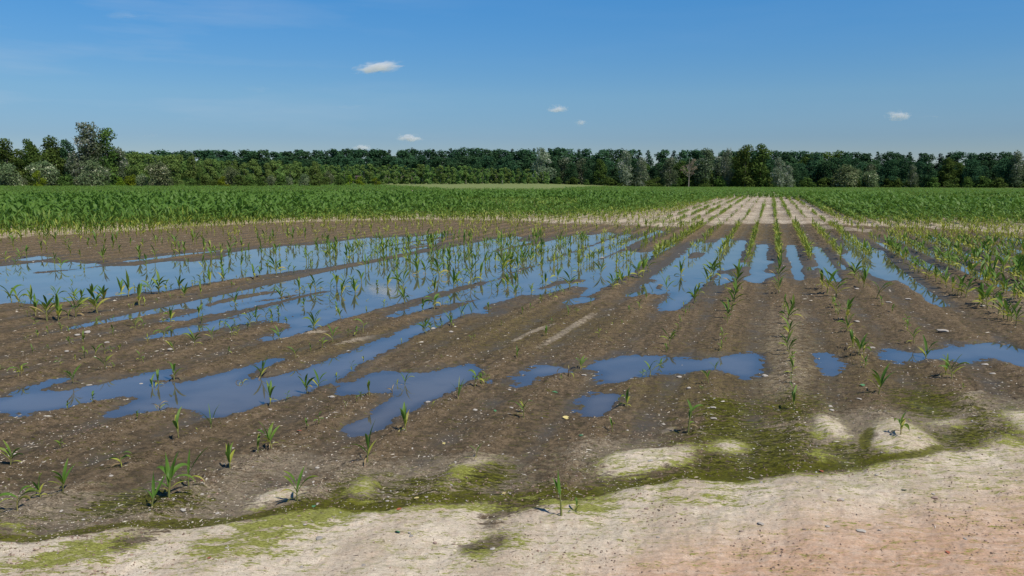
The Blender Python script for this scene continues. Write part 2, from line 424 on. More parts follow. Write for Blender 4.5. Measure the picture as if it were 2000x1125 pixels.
def blur(a, nr, nt_):
    for ax, n in ((0, nr), (1, nt_)):
        if n < 1: continue
        pad = [(0, 0), (0, 0)]; pad[ax] = (n + 1, n)
        c = np.cumsum(np.pad(a, pad, mode='edge').astype(np.float64), axis=ax)
        w = 2 * n + 1
        if ax == 0: a = (c[w:] - c[:-w]) / w
        else: a = (c[:, w:] - c[:, :-w]) / w
        a = a.astype(np.float32)
    return a
Wb = blur(blur(Wm, 1, 1), 0, 1)
Wz = blur(blur(Wm, 2, 4), 1, 3); Wz2 = blur(blur(Wm, 5, 14), 4, 10); kz_ = sstep(9, 18, RR); Wz = Wz * kz_ + np.clip(Wz2 * 1.14, 0, 1) * (1 - kz_)
Wwide = blur(blur(Wm, 7, 20), 7, 20)
Sb = blur(blur(Sa, 6, 15), 5, 12); Chb = blur(blur(Ch, 2, 6), 1, 4); Ssb = blur(Ss, 2, 6)
Alb = blur(blur(Al, 8, 24), 7, 20); Cr = any_poly(Uw, Vw, CRUST).astype(np.float32); Crb = blur(blur(Cr, 10, 28), 8, 24)
Swide = blur(blur(Sa, 26, 70), 22, 60) * (RR < 12); Olb = blur(blur(Ol, 14, 40), 12, 30); Rdb = blur(blur(Rd, 14, 50), 14, 50)
Tt = X * ROWP[0] + Y * ROWP[1]; Ts = X * ROWD[0] + Y * ROWD[1]
ph = (Tt - T0) / ROWSP
wob = fbm(Ts * .35, np.round(ph) * 3.7, 91, 2) * .10
ridge = np.cos(2 * math.pi * (ph + wob))
rake = np.cos(2 * math.pi * (ph * 3 + wob * 2))
near = 1 - sstep(60, 100, RR)
clod = np.clip(fbm(X * 11, Y * 11, 41, 3), 0, 1)
fieldamp = 1 - np.clip(Sb * (RR < 9), 0, 1) * .7
Z = .020 + near * fieldamp * (.019 * ridge + .005 * rake) + near * (.010 * nA + .006 * nB + .004 * nC + .034 * clod * clod * (1 - .75 * Sb) + .008 * (1 - .75 * Sb) * fbm(X * 45, Y * 45, 61, 2) * (RR < 16))
Z += Sb * .018 * (RR < 30) + .010 * Ssb
Z += Sb * (RR < 8) * (.045 * fbm(X * 1.1, Y * 1.1, 51, 3) + .006 * fbm(X * 9, Y * 16, 53, 3) + .005 * np.clip(fbm(X * 24, Y * 30, 57, 2), 0, 1))
for (mu, mv, ru, rv, mh) in MOUNDS:
    mx_, my_ = ground(mu, mv); rx_ = abs(ground(mu + ru, mv)[0] - mx_); ry_ = abs(ground(mu, mv - rv)[1] - my_)
    dd_ = ((X - mx_) / rx_) ** 2 + ((Y - my_ + .05 * nB) / ry_) ** 2
    Z = Z + .38 * mh * (1 - sstep(.25, 1.35, dd_ + nM * .35))
Z = np.maximum(Z, .005)
Z = np.where(RR > 60, Z + .02, Z)
Z = Z * (1 - Wz) - (.040 * Wz + .010 * Wb) * (1 + .4 * nA)
Z = Z + 4 * Wz * (1 - Wz) * (1 - .7 * kz_) * (.034 * fbm(X * 5, Y * 12, 401, 4, .6) + .016 * fbm(X * 22, Y * 44, 407, 2))
Z = np.where(Chb > .02, Z - .012 * Chb, Z); Z = np.where((Wz < .02) & (RR < 30), np.maximum(Z, .004 + .004 * np.abs(nC)), Z)
Z += far_rise(X, Y)
Z = np.where(RR < 2.6, np.maximum(Z, .02), Z)
nr_, nt__ = X.shape
VV = np.stack([X, Y, Z], -1).reshape(-1, 3)
ii = np.arange(nr_ - 1)[:, None] * nt__ + np.arange(nt__ - 1)[None]
QQ = np.stack([ii, ii + 1, ii + 1 + nt__, ii + nt__], -1).reshape(-1, 4)
# close the hole under the camera
VV = np.concatenate([VV, [[0, 0, .03]]])
cidx = len(VV) - 1
def ground_z(x, y):
    th_q = math.atan2(x, y); r_q = math.hypot(x, y)
    i = np.searchsorted(rr, r_q) - 1; j = np.searchsorted(th, th_q) - 1
    i = min(max(i, 0), nr_ - 2); j = min(max(j, 0), nt__ - 2)
    a = (r_q - rr[i]) / (rr[i + 1] - rr[i]); b = (th_q - th[j]) / (th[j + 1] - th[j])
    return float(Z[i, j] * (1 - a) * (1 - b) + Z[i + 1, j] * a * (1 - b) + Z[i, j + 1] * (1 - a) * b + Z[i + 1, j + 1] * a * b)
def grid_sample(A, x, y):
    th_q = np.arctan2(x, y); r_q = np.hypot(x, y)
    i = np.clip(np.searchsorted(rr, r_q) - 1, 0, nr_ - 2); j = np.clip(np.searchsorted(th, th_q) - 1, 0, nt__ - 2)
    a = (r_q - rr[i]) / (rr[i + 1] - rr[i]); b = (th_q - th[j]) / (th[j + 1] - th[j])
    return A[i, j] * (1 - a) * (1 - b) + A[i + 1, j] * a * (1 - b) + A[i, j + 1] * (1 - a) * b + A[i + 1, j + 1] * a * b

grassm = (RR > 120) & ~((RR < 300) & (np.abs(TH) < R(60)) & (V0 > 0))
uc = np.where(fr, U0, 0)
def field_edge(u):
    return np.interp(u, [-3000, 650, 780, 880, 1080, 1180, 1300, 4000], [285, 285, 200, 150, 150, 230, 315, 315])
grassm = ((RR > field_edge(uc)) & fr) | ((RR > 150) & ~fr)
Gb = blur(grassm.astype(np.float32), 1, 3)

gm, t, out = new_mat("mud_and_sand")
tcn = N(t, "ShaderNodeTexCoord"); OB = tcn.outputs['Object']
def att(name):
    a = t.nodes.new("ShaderNodeAttribute"); a.attribute_name = name
    return a.outputs['Fac']
rowang = math.atan2(ROWD[0], ROWD[1])
n1 = noise(t, OB, 2.2, 6, .6); n2 = noise(t, OB, 14, 6, .65); n3 = noise(t, OB, 75, 5, .7); n4 = noise(t, OB, 300, 3, .7)
al_v = mapping(t, OB, (1.0, 3.2, 1)); n5 = noise(t, al_v, 5.0, 7, .68, .6); n6 = noise(t, al_v, 24, 6, .7, .4)
rowv = mapping(t, OB, (1, 1, 1), (0, 0, rowang)); rowv2 = mapping(t, rowv, (3.2, .35, 1)); n7 = noise(t, rowv2, 2.4, 5, .6)
hi5 = math_(t, 'SUBTRACT', maprange(t, n5, .36, .64), .5); hi6 = math_(t, 'SUBTRACT', maprange(t, n6, .34, .66), .5)
mud = mixc(t, maprange(t, n1, .35, .65), (.078, .056, .032), (.128, .090, .052))
ridge_a = att('ridge')
rr_n = math_(t, 'ADD', ridge_a, math_(t, 'ADD', math_(t, 'MULTIPLY', math_(t, 'SUBTRACT', n2, .5), .9), math_(t, 'MULTIPLY', math_(t, 'SUBTRACT', n7, .5), 1.3)))
rough_soil = maprange(t, rr_n, .40, .60)
tan_ = mixc(t, n3, (.125, .086, .046), (.26, .188, .108))
silt = mixc(t, n1, (.076, .062, .040), (.104, .085, .056))
mud = mixc(t, math_(t, 'MULTIPLY', rough_soil, .85), mixc(t, .6, mud, silt), tan_)
mud = mixc(t, maprange(t, n2, .35, .68), mud, (.165, .118, .070))
mud = mixc(t, math_(t, 'MULTIPLY', maprange(t, n7, .52, .72), .5), mud, (.22, .168, .110))
mud = mixc(t, math_(t, 'MULTIPLY', math_(t, 'MULTIPLY', maprange(t, n3, .52, .66), .8), math_(t, 'MULTIPLY_ADD', rough_soil, .75, .25)), mud, (.040, .028, .017))
mud = mixc(t, math_(t, 'MULTIPLY', maprange(t, n4, .56, .70), .6), mud, (.24, .19, .13))
olive = mixc(t, n2, (.085, .068, .028), (.150, .115, .042))
mud = mixc(t, math_(t, 'MULTIPLY', att('olive'), maprange(t, n2, .38, .56, 0, .75)), mud, olive)
wetc = mixc(t, .68, mud, (.056, .047, .031))
wetf = maprange(t, math_(t, 'ADD', att('wet'), math_(t, 'MULTIPLY', math_(t, 'SUBTRACT', n1, .5), 1.0)), .10, .42)
mud = mixc(t, math_(t, 'MULTIPLY', maprange(t, math_(t, 'ADD', att('dry'), math_(t, 'MULTIPLY', math_(t, 'SUBTRACT', n2, .5), .8)), .25, .6), .85), mud, (.33, .27, .195))
st_v = mapping(t, OB, (1.0, 4.5, 1)); s1 = noise(t, st_v, 11, 8, .72, .3); s2 = noise(t, st_v, 42, 6, .75)
mud = mixc(t, maprange(t, s1, .52, .70, 0, .55), mud, (.048, .034, .020))
mud = mixc(t, maprange(t, s2, .56, .72, 0, .55), mud, (.24, .18, .115))
crf = maprange(t, math_(t, 'ADD', att('crust'), math_(t, 'ADD', math_(t, 'MULTIPLY', hi5, .45), math_(t, 'MULTIPLY', hi6, .35))), .22, .62)
mud = mixc(t, math_(t, 'MULTIPLY', crf, .8), mud, mixc(t, s2, (.20, .155, .10), (.40, .33, .235)))
sc2 = math_(t, 'SUBTRACT', maprange(t, n2, .38, .62), .5); sc3 = math_(t, 'SUBTRACT', maprange(t, n3, .40, .60), .5)
sc1 = math_(t, 'SUBTRACT', maprange(t, s1, .40, .60), .5); sc4 = math_(t, 'SUBTRACT', maprange(t, s2, .42, .58), .5)
vsum = math_(t, 'ADD', math_(t, 'MULTIPLY', sc2, .40), math_(t, 'ADD', math_(t, 'MULTIPLY', sc3, .55), math_(t, 'MULTIPLY', sc4, .45)))
var = math_(t, 'ADD', 1.0, math_(t, 'ADD', math_(t, 'MULTIPLY', sc1, .38), math_(t, 'MULTIPLY', vsum, math_(t, 'MULTIPLY_ADD', rough_soil, .95, .22))))
cmb = t.nodes.new("ShaderNodeCombineXYZ")
for q_i in range(3): t.links.new(var, cmb.inputs[q_i])
mudv = mixc(t, 1.0, mud, cmb.outputs[0], 'MULTIPLY')
mud = mudv
mudw = mixc(t, wetf, mud, wetc)
sand = mixc(t, maprange(t, n1, .3, .7), (.49, .415, .31), (.66, .565, .435))
sand = mixc(t, maprange(t, n2, .45, .75), sand, (.57, .45, .335))
sand = mixc(t, math_(t, 'MULTIPLY', maprange(t, n3, .545, .62), .8), sand, (.20, .145, .095))
sand = mixc(t, math_(t, 'MULTIPLY', rough_soil, .28), sand, (.30, .215, .145))
sand = mixc(t, math_(t, 'MULTIPLY', maprange(t, n4, .52, .66), .5), sand, (.25, .19, .14))
sand = mixc(t, maprange(t, s1, .54, .72, 0, .45), sand, (.33, .25, .17))
sand = mixc(t, maprange(t, s2, .60, .70, 0, .7), sand, (.16, .115, .075))
red = mixc(t, n2, (.40, .225, .140), (.52, .33, .225))
red = mixc(t, maprange(t, s2, .58, .70, 0, .7), red, (.20, .12, .08))
sand = mixc(t, math_(t, 'MULTIPLY', att('red'), maprange(t, n5, .35, .62, .45, 1.0)), sand, red)
vs = math_(t, 'ADD', 1.0, math_(t, 'ADD', math_(t, 'MULTIPLY', sc1, .16), math_(t, 'ADD', math_(t, 'MULTIPLY', sc3, .22), math_(t, 'MULTIPLY', sc4, .26))))
cmb2 = t.nodes.new("ShaderNodeCombineXYZ")
for q_i in range(3): t.links.new(vs, cmb2.inputs[q_i])
sand = mixc(t, 1.0, sand, cmb2.outputs[0], 'MULTIPLY')
grit = maprange(t, noise(t, OB, 46, 2, .5), .66, .70, 0, .75)
sand = mixc(t, grit, sand, (.10, .068, .045))
sandy = maprange(t, math_(t, 'ADD', att('sand'), math_(t, 'ADD', math_(t, 'MULTIPLY', hi5, .5), math_(t, 'MULTIPLY', hi6, .35))), .34, .66)
base = mixc(t, sandy, mudw, sand)
alg = mixc(t, maprange(t, s2, .40, .60), (.095, .098, .008), (.29, .30, .065))
algd = mixc(t, maprange(t, s1, .42, .60), (.030, .030, .005), (.150, .150, .014))
alg = mixc(t, sandy, algd, alg)
afac = maprange(t, math_(t, 'ADD', att('algae'), math_(t, 'ADD', math_(t, 'MULTIPLY', hi5, .75), math_(t, 'MULTIPLY', hi6, .7))), .28, .66, 0, .93)
# faint green film on the damp sand too
film = math_(t, 'MULTIPLY', math_(t, 'MULTIPLY', maprange(t, n5, .43, .60), maprange(t, n6, .38, .60)), math_(t, 'MULTIPLY', att('nearsand'), 1.1))
base = mixc(t, film, base, (.27, .265, .10))
base = mixc(t, afac, base, alg)
chn = maprange(t, math_(t, 'ADD', att('channel'), math_(t, 'MULTIPLY', hi6, .35)), .35, .6)
base = mixc(t, math_(t, 'MULTIPLY', chn, .88), base, mixc(t, maprange(t, n6, .3, .62), (.040, .036, .010), (.125, .125, .014)))
grass = mixc(t, maprange(t, n1, .3, .7), (.13, .17, .05), (.21, .235, .09))
base = mixc(t, att('grass'), base, grass)
bs = N(t, "ShaderNodeBsdfPrincipled")
t.links.new(base, bs.inputs['Base Color'])
rough = math_(t, 'MULTIPLY_ADD', wetf, -.38, .92)
rough = math_(t, 'MAXIMUM', rough, math_(t, 'MULTIPLY', sandy, .92))
rough = math_(t, 'MAXIMUM', rough, math_(t, 'MULTIPLY', att('grass'), .95))
t.links.new(rough, bs.inputs['Roughness'])
t.links.new(math_(t, 'MULTIPLY_ADD', wetf, .20, .08), bs.inputs['Specular IOR Level'])
bmp = N(t, "ShaderNodeBump"); bmp.inputs['Distance'].default_value = .022
hgt = math_(t, 'ADD', math_(t, 'MULTIPLY', n3, .5), math_(t, 'ADD', n2, math_(t, 'MULTIPLY', n4, .25)))
t.links.new(hgt, bmp.inputs['Height'])
t.links.new(math_(t, 'MULTIPLY', math_(t, 'MULTIPLY_ADD', wetf, -.6, 1.0), math_(t, 'MULTIPLY_ADD', sandy, -.62, 1.0)), bmp.inputs['Strength'])
t.links.new(bmp.outputs[0], bs.inputs['Normal'])
t.links.new(bs.outputs[0], out.inputs[0])

def pad1(a): return np.concatenate([np.asarray(a, np.float32).ravel(), [0]])
trough = np.clip(-ridge, 0, 1) * .22 * (1 - Sb)
gme = mesh_np("ground", VV, QQ, gm, True, {
    'sand': pad1(np.clip(Sb * np.where(RR > 12, .56 + .26 * nL, 1), 0, 1)), 'algae': pad1(Alb), 'olive': pad1(Olb), 'red': pad1(Rdb),
    'wet': pad1(np.clip(Wwide * 1.25 + trough, 0, 1)), 'grass': pad1(Gb), 'channel': pad1(Chb), 'dry': pad1(Ssb), 'crust': pad1(np.clip(Swide * .8 + Crb * .62, 0, 1)), 'nearsand': pad1(np.clip(Sb + Alb, 0, 1) * (RR < 12) * (.25 + .75 * sstep(4.5, 5.4, RR - .25 * X * (X > 0)))), 'ridge': pad1((.5 + .5 * ridge) * .66 + .22 * (.5 + .5 * rake))})
gr = link("ground", gme); tag(gr, kind="structure")

# ------------------------------------------------------------------ water
wm, t, out = new_mat("puddle_water")
tcn = N(t, "ShaderNodeTexCoord")
fz = N(t, "ShaderNodeFresnel"); fz.inputs['IOR'].default_value = 1.78
wn = noise(t, mapping(t, tcn.outputs['Object'], (1, 1.6, 1)), 7, 3, .5)
wb = N(t, "ShaderNodeBump"); wb.inputs['Distance'].default_value = .004; wb.inputs['Strength'].default_value = .10
t.links.new(wn, wb.inputs['Height'])
gl = N(t, "ShaderNodeBsdfGlossy"); gl.inputs['Roughness'].default_value = .015; gl.inputs['Color'].default_value = (.93, .96, 1, 1)
tr = N(t, "ShaderNodeBsdfTransparent"); tr.inputs['Color'].default_value = (.74, .72, .64, 1)
df = N(t, "ShaderNodeBsdfDiffuse"); df.inputs['Color'].default_value = (.155, .140, .120, 1)
m1 = N(t, "ShaderNodeMixShader"); dep_a = t.nodes.new("ShaderNodeAttribute"); dep_a.attribute_name = "depth"
murk = math_(t, 'MULTIPLY', maprange(t, dep_a.outputs['Fac'], .35, 1.0, .55, 1.0), maprange(t, noise(t, tcn.outputs['Object'], .9, 4, .55), .35, .65, .50, .76))
t.links.new(murk, m1.inputs[0])
m2 = N(t, "ShaderNodeMixShader")
t.links.new(wb.outputs[0], gl.inputs['Normal'])
t.links.new(fz.outputs[0], m2.inputs[0])
t.links.new(tr.outputs[0], m1.inputs[1]); t.links.new(df.outputs[0], m1.inputs[2])
t.links.new(m1.outputs[0], m2.inputs[1]); t.links.new(gl.outputs[0], m2.inputs[2])
t.links.new(m2.outputs[0], out.inputs[0])
ri = np.where((rr > 4.3) & (rr < 48))[0][::3]; ti = np.where(np.abs(th) < R(44))[0][::3]
wx = X[np.ix_(ri, ti)]; wy = Y[np.ix_(ri, ti)]; wdep = Wz[np.ix_(ri, ti)]
a_i = np.arange(len(ri) - 1)[:, None] * len(ti) + np.arange(len(ti) - 1)[None]
wqd = np.stack([a_i, a_i + 1, a_i + 1 + len(ti), a_i + len(ti)], -1).reshape(-1, 4)
water = link("water", mesh_np("water", np.stack([wx, wy, np.zeros_like(wx)], -1).reshape(-1, 3), wqd, wm, True, {'depth': wdep})); tag(water, kind="structure")

# ================================================================== MAIZE
def leaf_mat(name, green, green2, yellow, dry, trans=.35):
    m, t, out = new_mat(name)
    a = t.nodes.new("ShaderNodeAttribute"); a.attribute_name = "tint"
    oi = t.nodes.new("ShaderNodeObjectInfo")
    tcn = t.nodes.new("ShaderNodeTexCoord")
    nn = noise(t, tcn.outputs['Object'], 9, 3, .6)
    g = mixc(t, nn, green, green2)
    f = math_(t, 'ADD', a.outputs['Fac'], math_(t, 'MULTIPLY', math_(t, 'SUBTRACT', nn, .5), .22))
    c = mixc(t, maprange(t, f, .15, .62), g, yellow)
    c = mixc(t, maprange(t, f, .74, .95), c, dry)
    p = t.nodes.new("ShaderNodeBsdfPrincipled"); p.inputs['Roughness'].default_value = .55
    p.inputs['Specular IOR Level'].default_value = .3
    tl = t.nodes.new("ShaderNodeBsdfTranslucent")
    t.links.new(c, p.inputs['Base Color']); t.links.new(c, tl.inputs['Color'])
    mx = t.nodes.new("ShaderNodeMixShader"); mx.inputs[0].default_value = trans
    t.links.new(p.outputs[0], mx.inputs[1]); t.links.new(tl.outputs[0], mx.inputs[2])
    t.links.new(mx.outputs[0], out.inputs[0])
    return m
MAIZE = leaf_mat("maize_leaf", (.080, .172, .022), (.14, .25, .036), (.36, .38, .055), (.38, .27, .13))
STEM = leaf_mat("maize_stem", (.12, .17, .04), (.17, .20, .06), (.30, .26, .09), (.11, .07, .045), .1)

def leaves(base, az, Ln, w, e0, bend, twist, seg=6, fold=True, droop_pow=1.5):
    """vectorised maize blades; returns verts (n, seg+1, k, 3) and quads"""
    base = np.atleast_2d(base); n = len(base)
    az, Ln, w, e0, bend, twist = [np.broadcast_to(np.asarray(a, float), (n,)) for a in (az, Ln, w, e0, bend, twist)]
    k = 3 if fold else 2
    out_ = np.zeros((n, seg + 1, k, 3))
    p = base.astype(float).copy()
    dirh = np.stack([np.cos(az), np.sin(az), np.zeros(n)], 1)
    side0 = np.stack([-np.sin(az), np.cos(az), np.zeros(n)], 1)
    for s in range(seg + 1):
        f = s / seg
        e = e0 - bend * f ** droop_pow
        tan = dirh * np.cos(e)[:, None] + np.array([0, 0, 1.]) * np.sin(e)[:, None]
        if s: p = p + tan * (Ln / seg)[:, None]
        nrm = np.cross(tan, side0)
        tw = twist * f
        sd = side0 * np.cos(tw)[:, None] + nrm * np.sin(tw)[:, None]
        wd = w * (.45 + .55 * math.sin(min(1, f / .45) * math.pi / 2)) * (1 - max(0, (f - .45) / .55) ** 1.7) + 1e-4
        if s == seg: wd = w * .03
        out_[:, s, 0] = p - sd * (wd / 2)[:, None]
        out_[:, s, -1] = p + sd * (wd / 2)[:, None]
        if fold:
            nn2 = np.cross(tan, sd)
            out_[:, s, 1] = p - nn2 * (-wd * .18)[:, None] * -1
    q_ = []
    for s in range(seg):
        for c in range(k - 1):
            q_.append((s * k + c, s * k + c + 1, (s + 1) * k + c + 1, (s + 1) * k + c))
    q_ = np.array(q_)
    nv = (seg + 1) * k
    Q = (q_[None] + (np.arange(n) * nv)[:, None, None]).reshape(-1, 4)
    return out_.reshape(-1, 3), Q, nv

def make_plant(spec, stem_h, stem_r, lean=(0, 0), tint=.1, dead=False):
    """prototype: Empty > stem, leaf..., spec = list of (height fraction, azimuth, length, width, elev, bend, twist, tint)"""
    root = bpy.data.objects.new("maize_plant", None); C.objects.link(root)
    root.empty_display_size = .05
    pts = [(0, 0, -.03)] + [(lean[0] * f * f, lean[1] * f * f, stem_h * f) for f in (0.12, .4, .7, 1)]
    rad = [stem_r * 1.1, stem_r * 1.1, stem_r * .95, stem_r * .75, stem_r * .45]
    v, q_ = tube(pts, rad, 6)
    link("stem", mesh_np("stem", v, q_, STEM, True, {'tint': np.full(len(v), min(1, tint + (.75 if dead else .25)))}), root)
    for (hf, az, ln, w, e0, bend, tw, tn) in spec:
        b = np.array([[lean[0] * hf * hf, lean[1] * hf * hf, stem_h * hf]])
        v, q_, nv = leaves(b, [az], [ln], [w], [e0], [bend], [tw], 9)
        s = np.repeat(np.linspace(0, 1, 10), 3)
        tv = tn + .22 * s ** 3
        link("leaf", mesh_np("leaf", v, q_, MAIZE, True, {'tint': tv}), root)
    return root
def rnd(a, b): return random.uniform(a, b)
def spec_for(kind):
    sp = []
    a0 = rnd(0, 6.28)
    if kind == 'upright':      # ~0.25 m young plant, leaves steep, unit height 1
        n = random.choice((4, 5, 5)); sh = .34
        for i in range(n):
            f = i / (n - 1)
            sp.append((.45 + .55 * f, a0 + i * math.pi + rnd(-.5, .5), rnd(.55, .78), rnd(.07, .105), R(rnd(50, 68) + 20 * f), R(rnd(35, 105)) * (1.15 - .55 * f), rnd(-1.8, 1.8), rnd(.02, .36) + (.5 if i == 0 else 0)))
    elif kind == 'droop':
        n = random.choice((3, 4, 5)); sh = .42
        for i in range(n):
            f = i / (n - 1)
            sp.append((.4 + .6 * f, a0 + i * math.pi + rnd(-.7, .7), rnd(.45, .72), rnd(.08, .12), R(rnd(45, 75)), R(rnd(90, 165)) * (1.1 - .4 * f), rnd(-1.8, 1.8), rnd(.1, .4) + (.45 if i == 0 else 0)))
    elif kind == 'tall':
        n = 6; sh = .5
        for i in range(n):
            f = i / (n - 1)
            sp.append((.30 + .7 * f, a0 + i * math.pi + rnd(-.4, .4), rnd(.48, .66), rnd(.095, .13), R(rnd(40, 58) + 22 * f), R(rnd(30, 95)) * (1.1 - .5 * f), rnd(-1.3, 1.3), rnd(0, .34) + (.5 if i < 2 else 0)))
    elif kind == 'grassy':
        n = 5; sh = .15
        for i in range(n):
            sp.append((.6 + .4 * i / n, a0 + i * 2.3, rnd(.65, .95), rnd(.035, .05), R(rnd(66, 86)), R(rnd(10, 50)), rnd(-.6, .6), rnd(.0, .3)))
    elif kind == 'thin':
        n = 3; sh = .35
        for i in range(n):
            f = i / (n - 1)
            sp.append((.5 + .5 * f, a0 + i * math.pi + rnd(-.4, .4), rnd(.5, .75), rnd(.07, .10), R(rnd(58, 80)), R(rnd(30, 100)), rnd(-1, 1), rnd(.05, .3) + (.3 if i == 0 else 0)))
    else:  # dead
        n = random.choice((3, 4)); sh = .3
        for i in range(n):
            sp.append((.3 + .6 * i / n, a0 + i * 2.1 + rnd(-.6, .6), rnd(.45, .8), rnd(.03, .06), R(rnd(30, 85)), R(rnd(90, 200)), rnd(-3, 3), rnd(.75, 1.05) if i else .45))
    if kind in ('upright', 'droop', 'tall', 'thin'):   # a withered lowest leaf lying down
        for _ in range(random.choice((1, 2))):
            sp.append((rnd(.15, .4), rnd(0, 6.28), rnd(.28, .5), rnd(.03, .05), R(rnd(15, 50)), R(rnd(60, 140)), rnd(-2, 2), rnd(.55, 1.0)))
    return sp, sh
LIB = {}
def lib_proto(kind, idx):
    """the first plant of a sort is built; later ones are copies of it"""
    return LIB.get((kind, idx))
def copy_tree(root):
    r = root.copy(); C.objects.link(r)
    for ch in root.children:
        c = ch.copy(); C.objects.link(c); c.parent = r
    return r
NVAR = {'upright': 9, 'droop': 7, 'tall': 7, 'grassy': 3, 'thin': 6, 'dead': 4}

